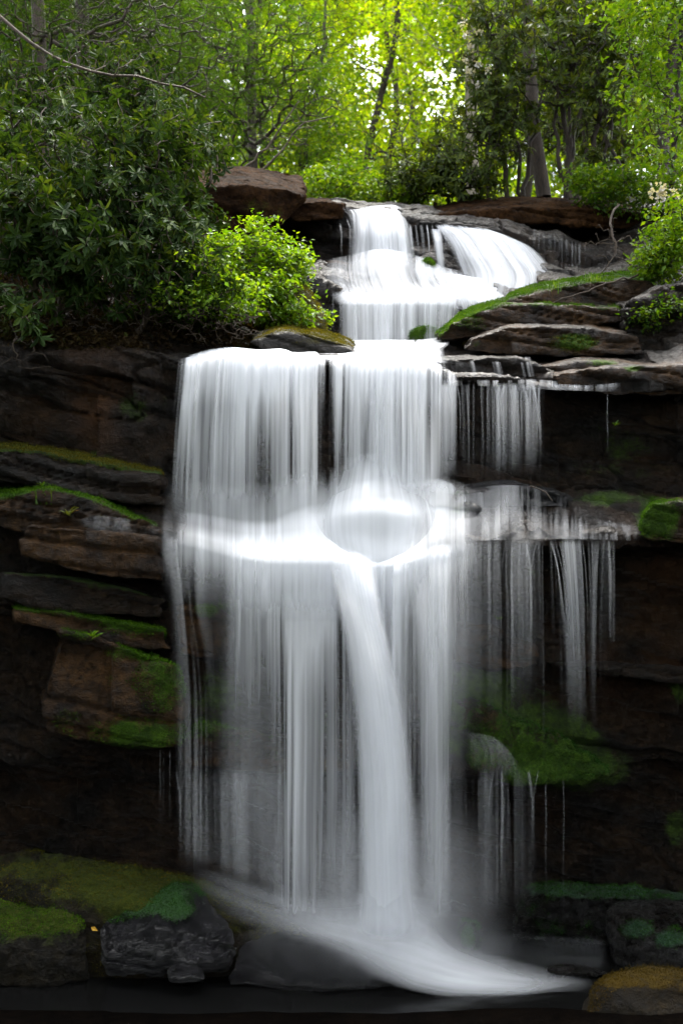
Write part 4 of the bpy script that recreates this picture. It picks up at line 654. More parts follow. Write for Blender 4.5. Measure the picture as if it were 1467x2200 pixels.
def grow(trunk, tips, rt, rb=None, expo=.5, wob=.08, sides=5, droop=0.0):
    """skeleton from a trunk path and shoot ends; returns tubes and the direction at each tip"""
    trunk = np.asarray(trunk, float)
    nodes = [t for t in trunk]; par = [-1] + list(range(len(trunk) - 1)); ntr = len(trunk)
    dtr = np.linalg.norm(tips[:, None] - trunk[None], axis=2).min(1); order = np.argsort(dtr)
    buf = np.empty((ntr + len(tips) * 4, 3)); buf[:ntr] = trunk; cnt = ntr; axes = np.zeros_like(tips); tipnode = []
    lift = np.zeros(len(buf)); lift[:ntr] = 0
    base = trunk[0]
    for i in order:
        tp = tips[i]; q = buf[:cnt]; dv = tp - q; dist = np.linalg.norm(dv, axis=1)
        cost = dist + .35 * np.maximum(0, q[:, 2] - tp[2] + .25 * dist) + .25 * lift[:cnt]
        j = int(np.argmin(cost)); a = buf[j]; Ld = dist[j]; k = 3 if Ld > .5 else 2
        prev = j
        mid = RNG.normal(size=3) * wob * Ld + np.array([0, 0, (.12 - droop) * Ld])
        for m in range(1, k + 1):
            t = m / k; p = a + (tp - a) * t + mid * math.sin(math.pi * t) * (1 if m < k else 0) + (RNG.normal(size=3) * wob * .3 * Ld if m < k else 0)
            buf[cnt] = p; lift[cnt] = lift[prev] + Ld / k; par.append(prev); prev = cnt; cnt += 1
        axes[i] = buf[prev] - buf[par[prev]]; tipnode.append(prev)
    n = np.zeros(cnt)
    for i in tipnode: n[i] = 1
    for i in range(cnt - 1, 0, -1):
        if par[i] >= 0: n[par[i]] += n[i]
    n = np.maximum(n, 1); r = rt * n ** expo
    if rb is not None: r[:ntr] = np.maximum(np.linspace(rb, rb * .45, ntr), np.minimum(r[:ntr], rb)); r[ntr:] = np.minimum(r[ntr:], rb * .5)
    kids = [[] for _ in range(cnt)]
    for i in range(1, cnt): kids[par[i]].append(i)
    V, F, off = [], [], 0; stack = [0]
    starts = [(None, 0)]
    while starts:
        p, i = starts.pop(); chain = ([p] if p is not None else []) + [i]
        while kids[i]:
            ks = kids[i]; nx = (i + 1) if i + 1 < ntr and (i + 1) in ks else max(ks, key=lambda c: n[c])
            for c in ks:
                if c != nx: starts.append((i, c))
            chain.append(nx); i = nx
        if len(chain) > 1:
            rr = r[chain].copy()
            if p is not None: rr[0] = rr[1]
            rr[-1] *= .6
            v, f = tube(buf[chain], rr, 8 if (p is None and rb and rb > .05) else sides); V.append(v); F.append(f + off); off += len(v)
    ax = axes / (np.linalg.norm(axes, axis=1, keepdims=True) + 1e-9)
    return np.concatenate(V), np.concatenate(F), ax
def cloud(cl, n):
    """points through ellipsoids given as (px,py,Y, rx,ry,rz) in metres, weighted by size"""
    w = np.array([c[3] * c[5] * (c[6] if len(c) > 6 else 1) for c in cl]); idx = RNG.choice(len(cl), n, p=w / w.sum())
    d = rdir(n) * (RNG.uniform(0, 1, (n, 1)) ** .45)
    C = np.array([P(*c[:3]) for c in cl])[idx]; R = np.array([c[3:6] for c in cl])[idx]
    return C + d * R
def plant(name, label, cat, base, trunk, tips, leaf, rt, rb=None, bark=M_DARKBARK, expo=.5, wob=.1, group=None, parts=('stem', 'foliage'), droop=0.0, sides=5, local=False):
    loc = np.asarray(base, float); o = thing(name, label, cat, loc, group)
    v, f, ax = grow(trunk, tips, rt, rb, expo, wob, sides, droop)
    mk(parts[0], v, f, bark, o, loc)
    fn, mat = leaf; lv, lf, ti = fn(tips, ax)
    mk(parts[1], lv, lf, mat, o, loc, attrs={'tint': ti}, smooth=False)
    return o, ax
def path(pts, n=14, wob=.02):
    A = crom(np.asarray(pts, float), n); W = PV(A[:, 0], A[:, 1], A[:, 2]); W[1:] += RNG.normal(size=(n - 1, 3)) * wob; return W
wl = lambda per, L, dr=.35: (lambda t, a: whorl(t, a, per, L, dr))
sp = lambda per, L, rad, kind='oval', flat=.45: (lambda t, a: spray(t, a, per, L, kind, rad, flat))
nd = lambda nb, L: (lambda t, a: needles(t, a, nb, L))

for (ro, w2, nn, mo, (fm, per)) in FUZZ:             # moss: short blades standing on the mossy faces of each rock
    ok = np.where((mo > .38) & (nn[:, 2] > -.5) & (w2[:, 2] > POOL))[0]
    if len(ok) < 20: continue
    i = np.repeat(ok, per + 3); q = w2[i] + RNG.normal(size=(len(i), 3)) * .009; q -= nn[i] * .004
    dr = nn[i] * .8 + RNG.normal(size=(len(i), 3)) * .5
    v, f, ti = leaves(q, dr, RNG.normal(size=(len(i), 3)), RNG.uniform(.006, .015, len(i)), 'oval', np.clip(.5 + .9 * (vnoise(w2[i] * 9, 4) - .5) + RNG.normal(size=len(i)) * .18, 0, 1))
    mk('moss', v, f, fm, ro, tuple(ro.location), attrs={'tint': ti}, smooth=False)

# left rhododendron thicket
RH = [
 ('dark rhododendron at the left edge behind the hanging branches', [(-30, 560, 10.2), (20, 450, 10.1), (60, 330, 10.0)], [(40, 330, 10.0, .75, .6, .65), (150, 250, 10.2, .5, .5, .5)], 210, .115),
 ('big dark rhododendron in the middle of the left thicket', [(200, 700, 9.4), (215, 560, 9.3), (220, 430, 9.2)], [(220, 350, 9.2, .75, .6, .6), (330, 300, 9.5, .5, .5, .4), (260, 450, 9.0, .6, .5, .35)], 330, .12),
 ('rhododendron with drooping leaves reaching over the brown overhanging slab', [(330, 640, 9.9), (350, 500, 9.8), (360, 400, 9.7)], [(370, 350, 9.9, .5, .5, .5), (300, 470, 9.2, .45, .4, .45), (430, 290, 10.6, .5, .5, .4), (410, 430, 9.6, .25, .3, .3)], 250, .115),
 ('rhododendron with big pale green leaves nearest the left edge', [(60, 740, 9.0), (70, 620, 8.9), (90, 520, 8.8)], [(90, 470, 8.7, .5, .4, .45), (180, 520, 8.6, .4, .4, .35), (20, 400, 8.9, .4, .4, .4)], 190, .13),
 ('low rhododendron branches hanging over the left wall top', [(-60, 600, 8.8), (-20, 640, 8.6), (10, 650, 8.4)], [(50, 670, 8.2, .30, .2, .12), (10, 640, 8.2, .2, .2, .12), (70, 700, 8.15, .12, .12, .1)], 26, .13),
 ('thin leaved rhododendron between the thicket and the bright ferns', [(280, 735, 9.2), (330, 660, 9.1), (380, 620, 9.0)], [(350, 540, 8.9, .5, .4, .35), (430, 600, 9.0, .35, .3, .3), (480, 640, 9.1, .25, .3, .15)], 120, .10),
 ('low spreading rhododendron over the left end of the wall top', [(120, 720, 9.0), (130, 650, 9.0), (150, 600, 8.9)], [(130, 600, 8.8, .5, .4, .3), (230, 610, 8.8, .4, .4, .25), (20, 570, 8.8, .4, .3, .3)], 150, .12),
 ('rhododendron spilling over the bank beside the bright shrubs', [(400, 690, 9.5), (400, 600, 9.4), (400, 520, 9.4)], [(390, 520, 9.2, .35, .3, .3), (440, 480, 9.6, .25, .3, .25), (330, 600, 9.0, .4, .3, .25)], 130, .11),
 ('tall rhododendron in shadow at the top of the left thicket', [(150, 480, 11.2), (170, 330, 11.2), (200, 230, 11.2)], [(180, 180, 11.2, .8, .6, .5), (300, 200, 11.4, .6, .6, .45), (60, 190, 11, .5, .5, .4)], 280, .115),
]
for (lb, tr, cl, n, L) in RH:
    t = path(tr, 8, .02); plant('rhododendron', lb, 'bush', t[0], t, cloud(cl, int(n * 1.25)), (wl(8, L * .88), M_RHODO), .0028, .028, M_TWIG, .5, .14, 'rhododendrons of the left bank')
# bright ferns and shrubs left of the upper fall
for (lb, b, cl, n, mt) in [
 ('bright green leafy shrub below the overhanging slab', (520, 660, 10.0), [(530, 570, 9.9, .40, .3, .45), (560, 505, 10.0, .22, .2, .22), (480, 630, 9.7, .36, .3, .28), (600, 530, 10, .25, .2, .14), (450, 560, 9.7, .25, .2, .25)], 300, M_FERN),
 ('bright green shrub arching over the moss hump beside the upper fall', (600, 640, 10.1), [(610, 575, 9.9, .26, .3, .18), (640, 560, 10.0, .15, .2, .1), (590, 640, 9.6, .25, .2, .25), (640, 670, 9.5, .15, .12, .12)], 260, M_FERN),
 ('green shrub low on the bank above the left end of the main curtain', (440, 690, 9.5), [(450, 660, 9.4, .35, .25, .2), (400, 610, 9.6, .35, .3, .25), (330, 660, 9.4, .3, .3, .2)], 150, M_MID),
 ('bright green low shrub spreading under the thicket edge left of the ferns', (430, 690, 9.2), [(440, 590, 8.95, .22, .2, .22), (400, 640, 8.9, .3, .2, .12), (500, 640, 9.1, .25, .2, .2), (470, 530, 9.2, .15, .15, .15)], 190, M_FERN),
 ('small green shrub hanging on the rock edge left of the upper fall', (670, 690, 10.2), [(660, 660, 10.1, .14, .15, .22), (690, 690, 10.2, .1, .1, .1)], 60, M_GREEN)]:
    t = np.stack([P(*b), P(b[0], b[1] - 20, b[2]), P(b[0], b[1] - 45, b[2])]); plant('shrub', lb, 'shrub', t[0], t, cloud(cl, n), (sp(11, .05, .05), mt), .0022, .012, M_TWIG, .45, .12, 'bright shrubs on the left bank')
# low twigs under the thicket
for i, lb in enumerate(('tangle of bare brown twigs under the left thicket', 'bare brown twigs hanging below the low rhododendron branches at the left edge', 'tangle of bare twigs between the thicket and the mossy slab')):
    b, cl, n = [((230, 560, 9.3), [(200, 660, 8.9, .75, .3, .3)], 330), ((10, 620, 8.6), [(60, 760, 8.3, .25, .15, .2)], 26), ((420, 600, 9.3), [(470, 690, 9.0, .5, .2, .2)], 180)][i]
    t = np.stack([P(*b), P(b[0] + 10, b[1] + 20, b[2] - .05), P(b[0] + 20, b[1] + 35, b[2] - .1)])
    tips = cloud(cl, n); v, f, ax = grow(t, tips, .0022, .012, .4, .25); o = mk('dead_twigs', v, f, M_TWIG, None, t[0]); tag(o, lb, 'twigs')

# trees ------------------------------------------------------------
def crown_cloud(c, n, ncl, rad, R):
    """tips gathered in clusters inside an ellipsoid (centre C, radii R)"""
    cc = rdir(ncl) * (RNG.uniform(0, 1, (ncl, 1)) ** .4) * R + c
    i = RNG.integers(0, ncl, n); return cc[i] + RNG.normal(size=(n, 3)) * rad * [1, 1, .45]
def tree(label, trunkpx, clusters, n, leaf, rb, bark, name='tree', group=None, rt=.003, wob=.08, cat='tree', droop=0):
    t = path(trunkpx, 16, .012); tips = cloud(clusters, n)
    return plant(name, label, cat, t[0], t, tips, leaf, rt, rb, bark, .5, wob, group, ('trunk', 'crown'), droop)
tree('hemlock with a straight grey brown trunk in the top left corner', [(92, 480, 12.6), (88, 200, 12.6), (80, -150, 12.6), (78, -700, 12.6)], [(60, 60, 12.2, 1.0, .8, .35), (230, 90, 12.3, .9, .8, .3), (150, -120, 12.3, 1.3, 1, .6), (330, 30, 12.4, .8, .6, .3), (0, 180, 12, .6, .6, .2), (130, 150, 11.8, .7, .5, .2), (260, 210, 11.8, .6, .5, .15), (20, 40, 11.9, .7, .5, .25), (100, -500, 12.5, 1.8, 1.6, 1.2, .4)], 850, (nd(28, .042), M_HEM), .10, M_BARK, 'hemlock_tree', 'hemlocks on the left bank', droop=.15)
tree('hemlock with a dark trunk just right of the corner hemlock', [(190, 450, 14), (180, 150, 14), (168, -200, 14), (160, -600, 14)], [(250, 60, 13.6, 1.2, .9, .35), (330, 180, 13.5, 1.0, .8, .35), (180, -60, 13.8, 1.4, 1, .6), (420, 90, 13.5, .8, .8, .4), (300, 30, 13.2, 1.0, .8, .3), (400, 210, 13.2, .8, .7, .25), (180, -400, 14, 2, 1.8, 1.2, .4)], 950, (nd(28, .045), M_HEM), .11, M_DARKBARK, 'hemlock_tree', 'hemlocks on the left bank', droop=.15)
tree('soft mid green hemlock spreading over the middle left background', [(545, 460, 16.4), (540, 200, 16.4), (535, -100, 16.4), (530, -500, 16.4)], [(520, 100, 15.5, 1.5, 1, .5), (610, 190, 15.2, 1.2, .8, .4), (560, 260, 15.2, 1, .8, .35), (480, 0, 15.8, 1.8, 1, .5), (660, 60, 15.5, .9, .8, .4), (450, 320, 15, .9, .8, .3), (540, 160, 14.8, 1.0, .7, .4), (600, 100, 15, 1.0, .7, .3), (520, 40, 15, 1.2, .7, .3), (480, -300, 16, 2.2, 2, 1.2, .3)], 1300, (nd(28, .05), M_MID), .07, M_DARKBARK, 'hemlock_tree', 'hemlocks on the left bank', droop=.12)
tree('birch with a pale spotted trunk right of centre', [(1015, 460, 17), (1012, 260, 17), (1020, 0, 17), (1025, -300, 17), (1030, -700, 17)], [(940, 60, 16.5, 1.1, 1, .6), (1080, 40, 16.8, .9, .9, .5), (870, 30, 16.8, .7, .8, .35), (1000, -150, 17, 2, 1.5, .9), (1020, -450, 17, 2.2, 2, 1.5)], 330, (sp(15, .085, .16), M_YELLOW), .11, M_PALE, 'birch_tree')
tree('tree with a mossy brown leaning trunk among the right rhododendrons', [(1168, 425, 14.3), (1150, 300, 14.3), (1135, 120, 14.4), (1128, -100, 14.4), (1120, -500, 14.4)], [(1150, -120, 14.4, 1.4, 1.2, .6), (1120, -350, 14.4, 2, 1.7, 1.2), (1250, -60, 14.4, .9, .8, .4)], 230, (sp(14, .08, .15), M_GREEN), .10, M_BARK, 'tree')
tree('bright green sapling filling the upper right corner', [(1440, 480, 12.0), (1450, 300, 11.9), (1462, 100, 11.9), (1470, -150, 11.9)], [(1400, 80, 11.6, .7, .6, .45), (1440, 230, 11.5, .55, .5, .4), (1370, 190, 11.7, .35, .5, .3), (1470, 10, 11.7, .7, .6, .5), (1350, 20, 11.9, .4, .5, .3), (1440, 330, 11.4, .45, .5, .25), (1450, -200, 11.9, 1.2, 1, .8)], 480, (sp(12, .075, .09), M_FERN), .03, M_DARKBARK, 'sapling', rt=.0025)
tree('yellow green tree with forked dark branches in the bright centre', [(770, 460, 19), (790, 330, 19), (820, 200, 19), (850, 80, 19), (860, -100, 19)], [(730, 150, 18.5, .9, .9, .7), (860, 60, 18.6, 1.0, 1, .5), (850, 270, 18.4, .9, .8, .5), (700, 40, 18.8, 1.0, 1, .5), (800, -60, 19, 1.4, 1.2, .6), (920, 320, 18.3, .8, .8, .4), (830, -300, 19, 2, 2, 1.2)], 480, (sp(15, .09, .17), M_YELLOW), .07, M_DARKBARK, 'tree')
tree('light green tree left of the bright centre', [(640, 460, 17.5), (655, 300, 17.5), (690, 150, 17.5), (700, 0, 17.5)], [(700, 290, 17, .8, .8, .5), (640, 330, 16.8, .8, .8, .35), (720, 370, 16.6, .6, .6, .3), (760, 390, 16.5, .7, .6, .25), (650, 200, 17.2, .7, .7, .5)], 300, (sp(14, .08, .15), M_GREEN), .06, M_DARKBARK, 'tree')
def flowers(pts, o, base):
    for p in pts:
        q = p + RNG.normal(size=(18, 3)) * .022
        v, f, ti = leaves(q, rdir(18), rdir(18), np.full(18, .035), 'petal', RNG.uniform(0, 1, 18)); mk('flower', v, f, M_PETAL, o, base, attrs={'tint': ti}, smooth=False)
# right rhododendron stand
for (lb, tr, cl, n) in [
 ('tall rhododendron with crooked dark stems right of the leaning trunk', [(1215, 430, 13.6), (1225, 330, 13.5), (1200, 230, 13.5), (1240, 130, 13.4)], [(1200, 130, 13.2, .9, .7, .6), (1270, 60, 13.3, .6, .6, .5), (1180, 20, 13.6, .7, .6, .4)], 330),
 ('rhododendron with twisted stems at the foot of the bright sapling', [(1300, 440, 13.0), (1270, 350, 13.0), (1290, 250, 13.0), (1270, 170, 12.9)], [(1300, 200, 12.9, .5, .5, .6), (1330, 110, 12.9, .5, .5, .5), (1290, 320, 12.8, .4, .4, .2)], 220),
 ('rhododendron with white flowers left of the leaning trunk', [(1090, 430, 13.8), (1080, 350, 13.7), (1060, 250, 13.6), (1070, 150, 13.6)], [(1050, 170, 13.5, .55, .5, .6), (1080, 270, 13.5, .5, .5, .5), (1010, 300, 13.5, .5, .5, .45), (1060, 60, 13.6, .5, .5, .4)], 330),
 ('dark low rhododendron above the earth covered slab', [(980, 450, 13.6), (970, 400, 13.5), (960, 350, 13.4)], [(940, 350, 13.3, .55, .5, .4), (1010, 380, 13.3, .5, .5, .3), (880, 390, 13.4, .4, .4, .25)], 240),
 ('shaded rhododendron deep behind the twisted stems', [(1340, 450, 14.5), (1330, 350, 14.5), (1340, 250, 14.5)], [(1350, 250, 14.4, .8, .7, .7), (1250, 280, 14.6, .7, .6, .6), (1150, 250, 14.8, .7, .6, .6)], 330)]:
    t = path(tr, 10, .03); o, ax = plant('rhododendron', lb, 'bush', t[0], t, cloud(cl, n), (wl(8, .115), M_RHODO2), .0038, .034, M_DARKBARK, .5, .16, 'rhododendrons on the right above the fall')
    if 'flowers' in lb:
        pts = cloud([(1025, 70, 13.2, .3, .15, .2), (1010, 130, 13.2, .25, .15, .25), (1035, 170, 13.1, .2, .1, .15)], 10)
        flowers(pts, o, t[0])
    for _s in range(3):                         # further crooked stems from the same root
        x0 = tr[0][0] + random.uniform(-45, 45); st_ = path([(x0, tr[0][1], tr[0][2]), (x0 + random.uniform(-30, 30), tr[1][1], tr[1][2]), (x0 + random.uniform(-40, 40), tr[-1][1] + 40, tr[-1][2])], 9, .03)
        v, f = tube(st_, np.linspace(.032, .014, 9), 6); mk('stem', v, f, M_DARKBARK, o, t[0])
# shrubs on the right bank
for (lb, b, cl, n, mt, L) in [
 ('bright green shrub at the right edge with white blossom on top', (1450, 640, 10.2), [(1440, 540, 10.0, .3, .3, .3), (1410, 560, 10.0, .2, .2, .2), (1460, 470, 10.1, .25, .25, .2)], 260, M_FERN, .055),
 ('dark green shrub under the sapling at the right', (1380, 470, 12.4), [(1350, 410, 12.2, .5, .4, .3), (1430, 420, 12.0, .45, .4, .25), (1290, 400, 12.4, .35, .4, .2)], 260, M_MID, .06),
 ('dark shrub on the black ledge at the right edge', (1440, 720, 9.6), [(1440, 660, 9.5, .25, .2, .12), (1400, 680, 9.5, .15, .15, .1)], 80, M_MID, .045),
 ('light green shrub behind the lip of the upper fall', (860, 455, 13.6), [(830, 415, 13.5, .5, .4, .2), (900, 400, 13.6, .45, .4, .25), (760, 410, 13.8, .4, .4, .2)], 220, M_GREEN, .06),
 ('yellow green low shrub left of the upper fall lip', (700, 455, 13.8), [(690, 405, 13.6, .45, .4, .25), (740, 380, 14, .45, .4, .25)], 180, M_GREEN, .06),
 ('small fern clump beside the trunk foot on the earth covered slab', (1290, 445, 12.6), [(1260, 385, 12.5, .3, .25, .15), (1310, 405, 12.3, .3, .25, .12)], 110, M_GREEN, .055)]:
    t = np.stack([P(*b), P(b[0], b[1] - 15, b[2]), P(b[0], b[1] - 30, b[2])]); o, ax = plant('shrub', lb, 'shrub', t[0], t, cloud(cl, n), (sp(11, L, .06), mt), .0022, .012, M_DARKBARK, .45, .12, 'shrubs above and right of the falls')
    if 'blossom' in lb:
        pts = cloud([(1420, 415, 10.1, .12, .1, .05)], 6); flowers(pts, o, t[0])

# far woodland: a few kinds of tree, copied over the slope behind the falls
def proto(kind, seed, H, leafm, bark):
    t = np.array([[.06 * math.sin(i * 1.3 + seed) * i * .3, .06 * math.cos(i * 1.7 + seed) * i * .3, H * i / 12] for i in range(13)])
    n = 300; tips = crown_cloud(np.array([0, 0, H * .55]), n, 34, .38, np.array([2.0, 2.0, H * .48])); tips[:, 2] = np.maximum(tips[:, 2], .5)
    return plant('tree', 'x', 'tree', (0, 0, 0), t, tips, (sp(16, .12, .24), leafm), .005, .09, bark, .5, .08, 'far trees behind the falls', ('trunk', 'crown'))[0]
PR = [(proto(0, 1, 9, M_YELLOW, M_BARK), 'yellow green'), (proto(0, 2, 10, M_GREEN, M_DARKBARK), 'fresh green'), (proto(0, 3, 9, M_MID, M_DARKBARK), 'deep green')]
spots = []
for (px, Y, k) in [(560, 21, 1), (650, 24, 0), (730, 27, 0), (880, 24, 0), (960, 27, 0), (1060, 23, 0), (1130, 20, 1), (1220, 19, 1), (1330, 20, 1), (1430, 18, 1), (1500, 21, 1), (420, 20, 2), (300, 19, 2), (180, 18, 2), (60, 19, 2), (-60, 18, 2), (480, 26, 1), (350, 25, 2), (200, 25, 2), (20, 26, 2), (600, 31, 0), (690, 36, 0), (800, 34, 0), (900, 38, 0), (1020, 33, 0), (1150, 30, 0), (1270, 27, 1), (1400, 28, 1), (520, 38, 1), (1500, 33, 1), (-120, 24, 2), (1600, 26, 1), (840, 21.5, 0), (100, 32, 2), (400, 33, 1), (760, 44, 0), (980, 46, 0), (620, 46, 0), (1120, 44, 0)]:
    spots.append((px, Y, k))
NUM = {}
first = {0: True, 1: True, 2: True}
where = lambda px, Y: ('far ' if Y > 30 else 'nearer ' if Y < 22 else '') + ('at the left edge' if px < 100 else 'behind the left thicket' if px < 420 else 'left of the bright gap' if px < 720 else 'in the bright gap above the fall' if px < 1000 else 'behind the pale birch' if px < 1200 else 'behind the right rhododendrons' if px < 1400 else 'in the right corner')
for (px, Y, k) in spots:
    x = (px - 733.5) * KP * Y; b = (x, Y, float(GZ(x, Y)) - .1); root, cn = PR[k]
    lb = f'{cn} broadleaf tree ' + where(px, Y)
    if first[k]:
        first[k] = False; root.location = b; root['label'] = lb
    else: dup(root, b, random.uniform(0, 6.28), random.uniform(.85, 1.2), lb)

# the wood beyond: too far and too dense to count
n = 150000
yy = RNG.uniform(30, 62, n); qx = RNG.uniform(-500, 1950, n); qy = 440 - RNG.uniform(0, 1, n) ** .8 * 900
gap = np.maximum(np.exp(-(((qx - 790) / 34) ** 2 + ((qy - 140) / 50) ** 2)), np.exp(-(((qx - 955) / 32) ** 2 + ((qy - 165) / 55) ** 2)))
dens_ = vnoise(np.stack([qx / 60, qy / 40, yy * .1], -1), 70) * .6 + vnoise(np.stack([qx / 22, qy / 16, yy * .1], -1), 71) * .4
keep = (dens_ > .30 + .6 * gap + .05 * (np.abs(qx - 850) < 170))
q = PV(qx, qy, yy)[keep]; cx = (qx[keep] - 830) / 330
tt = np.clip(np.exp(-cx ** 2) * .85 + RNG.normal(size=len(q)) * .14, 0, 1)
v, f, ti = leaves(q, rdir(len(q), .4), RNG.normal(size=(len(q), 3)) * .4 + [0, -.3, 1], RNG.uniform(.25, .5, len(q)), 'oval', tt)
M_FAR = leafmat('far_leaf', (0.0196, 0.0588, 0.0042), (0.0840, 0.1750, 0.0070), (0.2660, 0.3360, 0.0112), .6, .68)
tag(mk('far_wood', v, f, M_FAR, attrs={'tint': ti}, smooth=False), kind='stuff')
# low growth and litter on the bank under the thicket
sel = np.where((ppx.ravel() > -120) & (ppx.ravel() < 560) & (ppy.ravel() > 440) & (ppy.ravel() < 752) & (nrm.reshape(-1, 3)[:, 2] > .25) & (G.reshape(-1, 3)[:, 1] > 8.5))[0]
i = RNG.choice(sel, 26000); q = G.reshape(-1, 3)[i] + RNG.normal(size=(len(i), 3)) * [.02, .02, .01] + np.array([0, 0, .01]) + nrm.reshape(-1, 3)[i] * (RNG.uniform(0, 1, (len(i), 1)) ** 3 * .12)
v, f, ti = leaves(q, rdir(len(q), .5), RNG.normal(size=(len(q), 3)) * .6 + [0, 0, 1], RNG.uniform(.025, .06, len(q)), 'oval', np.clip(.75 * vnoise(q * 2.5, 12) + RNG.normal(size=len(q)) * .2, 0, 1))
tag(mk('undergrowth', v, f, M_LITTER, attrs={'tint': ti}, smooth=False), kind='stuff')
# two unseen leaning trees, added with crowns placed to shade the lower fall
for (lb, bx, sgn) in (('unseen shade tree added leaning over the pool from the left bank', -5.0, 1), ('unseen shade tree added leaning over the pool from the right bank', 5.0, -1)):
    t = np.array([[bx, 2.2, -.5], [bx + sgn * .4, 2.3, 2], [bx + sgn * 1.0, 2.4, 4.2], [bx + sgn * 1.8, 2.5, 5.8], [bx + sgn * 2.4, 2.6, 6.6]]); t = crom(t, 14)
    tips = rdir(620) * (RNG.uniform(0, 1, (620, 1)) ** .45) * [2.6, 1.7, .8] + np.array([bx + sgn * 3.2 - 1.5, 2.5, 6.5])
    plant('tree', lb, 'tree', t[0], t, tips, (sp(14, .10, .2), M_MID), .004, .11, M_DARKBARK, .5, .08, None, ('trunk', 'crown'))
# unseen trees added round pool and camera to shade the foot of the falls
for (x, y, z, s_, k) in [(-5.1, 5.2, -2.2, .8, 2), (5.1, 5.2, -2.2, .8, 2), (-4.6, 3.4, -2.4, .8, 1), (4.6, 3.2, -2.4, .8, 2), (-5.5, 6.0, .5, 1.0, 2), (-4.6, 2.5, -.6, 1.05, 2), (-5.5, -1, -.8, 1.1, 1), (5.6, 6.0, .5, 1.0, 2), (4.8, 2.5, -.6, 1.05, 2), (5.4, -1, -.8, 1.1, 1), (-3.4, -4.5, -1.5, 1.1, 2), (3.6, -4.5, -1.5, 1.1, 1), (-7.5, 3.5, 1, 1.2, 2), (7.5, 3.5, 1, 1.2, 2), (-6, -5, 0, 1.3, 2), (6, -5, 0, 1.3, 2)]:
    dup(PR[k][0], (x, y, z), random.uniform(0, 6.28), s_, PR[k][1] + ' broadleaf tree added out of view for shade on the ' + ('left' if x < 0 else 'right') + (' bank beside the pool' if y > 0 else ' bank downstream of the pool'))

# ------------------------------------------------------------------ small plants and litter
def grass(label, c, n, L, spread, mat=M_FERN):
    b = P(*c); o_ = []; V, F, T, off = [], [], [], 0
    for i in range(n):
        p = b + np.array([random.gauss(0, spread), random.gauss(0, spread), 0]); a = random.uniform(0, 6.28); l = L * random.uniform(.5, 1.1); le = random.uniform(.15, .7)
        d = np.array([math.cos(a), math.sin(a), 0]); s = np.array([-math.sin(a), math.cos(a), 0]) * .0035
        pts = [p + d * l * le * t * t + np.array([0, 0, l * t * (1 - .35 * le * t)]) for t in (0, .4, .75, 1)]
        w = (1, .9, .6, .1)
        for q, k in zip(pts, w): V += [q + s * k, q - s * k]
        for k in range(3): F.append([off + 2 * k, off + 2 * k + 1, off + 2 * k + 3, off + 2 * k + 2])
        T += [random.random()] * 8; off += 8
    return tag(mk('grass_tuft', V, F, mat, None, b, attrs={'tint': T}), label, 'grass')
grass('bright grass tuft on the mossy top ledge beside the fan', (1195, 634, 10.05), 45, .16, .04)
grass('smaller grass tuft further right on the mossy top ledge', (1270, 612, 10.1), 40, .11, .05)
grass('thin grass tuft on the left ledge', (100, 1085, 8.25), 32, .17, .05, M_MID)
def rosette(label, c, n, L, mat, name='small_plant'):
    b = P(*c); tips = np.repeat(b[None], n, 0) + RNG.normal(size=(n, 3)) * .008
    d = rdir(n, .3); d[:, 2] = np.abs(d[:, 2]) + .5
    v, f, ti = leaves(tips, d, RNG.normal(size=(n, 3)) * .2 + [0, 0, 1], L * RNG.uniform(.7, 1.2, n), 'long', RNG.uniform(0, 1, n))
    return tag(mk(name, v, f, mat, None, b, attrs={'tint': ti}, smooth=False), label, 'plant')
rosette('small plant with red centre leaves beside the left grass tuft', (150, 1106, 8.12), 14, .075, M_RED)
rosette('small pale green plant on the ledge above the big brown block', (200, 1368, 7.9), 10, .07, M_FERN)
rosette('tiny green plant on the wall between the thin right strands', (1070, 1330, 8.2), 9, .04, M_MID)
rosette('tiny green plant on the dark wall below the shiny right ledge', (1322, 912, 8.55), 9, .04, M_GREEN)
rosette('green seedling above the left grass tuft', (92, 1042, 8.3), 7, .05, M_GREEN)
v, f, ti = leaves(P(196, 1992, 7.62)[None], np.array([[1., -.2, -.45]]), np.array([[0, -1., .4]]), np.array([.055]), 'oval', np.array([.5])); tag(mk('fallen_leaf', v, f, M_DEAD, None, P(200, 1990, 7.62), attrs={'tint': ti}, smooth=False), 'single orange yellow fallen leaf on the dark boulder at lower left', 'leaf')
A = PV([1138, 1155, 1172, 1186], [1044, 1050, 1058, 1076], [8.4, 8.36, 8.32, 8.28]); v, f = tube(A, [.006, .007, .006, .004], 6); tag(mk('stick', v, f, M_DARKBARK, None, A[0]), 'thin dark stick lying on the wet rock of the middle shelf', 'stick')
def branch(label, pts, r, tips=None, rt=.003, name='dead_branch', mat=M_TWIG):
    t = path(pts, 12, .012)
    if tips is None: v, f = tube(t, np.linspace(r, r * .4, 12), 6)
    else: v, f, _ = grow(t, cloud(*tips), rt, r, .4, .2)
    return tag(mk(name, v, f, mat, None, t[0]), label, 'branch')
branch('long bare grey branch sloping across the upper left thicket', [(-40, -10, 10.9), (60, 90, 10.8), (150, 140, 10.7), (330, 175, 10.6), (440, 200, 10.6)], .02, ([(330, 170, 10.6, .7, .3, .15), (200, 120, 10.7, .5, .3, .15)], 40))
branch('leaning bare branch rising from behind the overhanging slab', [(500, 380, 13), (560, 330, 13), (620, 250, 13), (640, 220, 13)], .018, ([(600, 270, 13, .5, .3, .4)], 30))
branch('second leaning bare branch just right of the first behind the slab', [(540, 385, 13.2), (600, 330, 13.2), (650, 270, 13.2), (720, 250, 13.2)], .016, ([(660, 280, 13.2, .5, .3, .3)], 24))
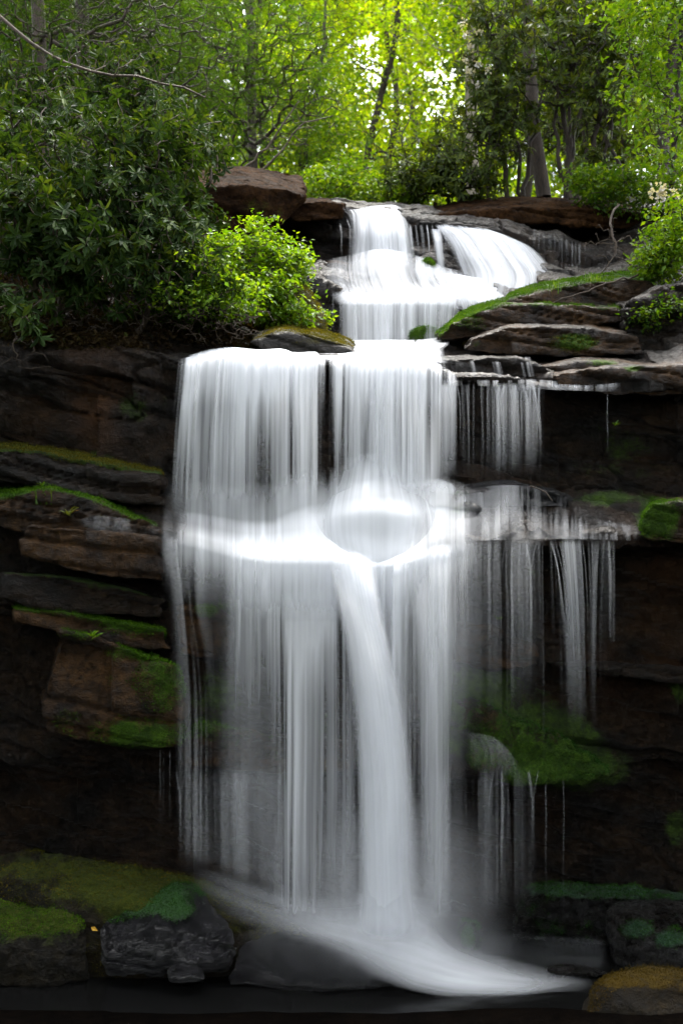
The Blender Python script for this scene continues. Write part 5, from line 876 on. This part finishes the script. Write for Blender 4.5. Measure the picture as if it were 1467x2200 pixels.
branch('bare twiggy branch hanging in front of the dark hollow at the right', [(1330, 440, 10.6), (1310, 480, 10.5), (1320, 540, 10.4), (1290, 590, 10.35)], .011, ([(1295, 510, 10.4, .2, .2, .22), (1340, 560, 10.4, .25, .2, .2)], 46))
branch('curved thin dark stem standing behind the lip of the upper fall', [(920, 440, 14), (890, 380, 14), (862, 300, 14), (880, 250, 14)], .016, ([(870, 280, 14, .35, .3, .5)], 20), mat=M_DARKBARK)
branch('thin root trailing along the mossy top ledge', [(1370, 590, 10.0), (1330, 604, 9.95), (1250, 628, 9.92), (1170, 652, 9.9)], .010, name='root')

# ------------------------------------------------------------------ camera and light
cam = bpy.data.cameras.new('camera'); co = bpy.data.objects.new('camera', cam); COL.objects.link(co); sc.camera = co
co.location = (0, 0, 0); co.rotation_euler = (math.radians(90), 0, 0)
cam.sensor_fit = 'VERTICAL'; cam.sensor_height = 36; cam.sensor_width = 24; cam.lens = 38; cam.shift_y = 250 / 2200; cam.clip_start = .05; cam.clip_end = 500
cam.dof.use_dof = True; cam.dof.focus_distance = 9.0; cam.dof.aperture_fstop = 1.4
SUN_EL, SUN_AZ = 66, 22         # the sun stands high, beyond the falls and a little to the right
w = bpy.data.worlds.new('World'); sc.world = w; w.use_nodes = True
nt = w.node_tree; bg = nt.nodes['Background']; sky = nt.nodes.new('ShaderNodeTexSky'); sky.sky_type = 'NISHITA'; sky.sun_disc = False
sky.sun_elevation = math.radians(SUN_EL); sky.sun_rotation = math.radians(SUN_AZ); sky.air_density = 1; sky.dust_density = 3; sky.ozone_density = 1
bw = nt.nodes.new('ShaderNodeRGBToBW'); nt.links.new(sky.outputs[0], bw.inputs[0])
nz = nt.nodes.new('ShaderNodeTexNoise'); nz.inputs['Scale'].default_value = 3; nz.inputs['Detail'].default_value = 6     # thin white cloud over most of the sky
tc = nt.nodes.new('ShaderNodeTexCoord'); nt.links.new(tc.outputs['Generated'], nz.inputs[0])
cf = nt.nodes.new('ShaderNodeMapRange'); nt.links.new(nz.outputs[0], cf.inputs[0]); cf.inputs[1].default_value = .3; cf.inputs[2].default_value = .55; cf.inputs[3].default_value = .6; cf.inputs[4].default_value = .95
cm = nt.nodes.new('ShaderNodeMix'); cm.data_type = 'RGBA'; nt.links.new(cf.outputs[0], cm.inputs[0]); nt.links.new(sky.outputs[0], cm.inputs[6])
nt.links.new(bw.outputs[0], cm.inputs[7]); nt.links.new(cm.outputs[2], bg.inputs[0]); bg.inputs[1].default_value = .15
sl = bpy.data.lights.new('sun', 'SUN'); so = bpy.data.objects.new('sun', sl); COL.objects.link(so)
sl.energy = 1.05; sl.angle = math.radians(14); sl.color = (1, .95, .86)
el, az = math.radians(SUN_EL), math.radians(SUN_AZ)
d = Vector((math.sin(az) * math.cos(el), math.cos(az) * math.cos(el), math.sin(el)))
so.rotation_euler = d.to_track_quat('Z', 'Y').to_euler(); so.location = (3, 10, 20)
vs = sc.view_settings; vs.view_transform = 'Standard'; vs.look = 'None'; vs.exposure = 3.2; vs.gamma = 1; vs.use_curve_mapping = False
cy = sc.cycles; cy.transparent_max_bounces = 32; cy.max_bounces = 8; cy.diffuse_bounces = 4; cy.glossy_bounces = 3; cy.transmission_bounces = 6; cy.use_denoising = True; cy.sample_clamp_indirect = 4
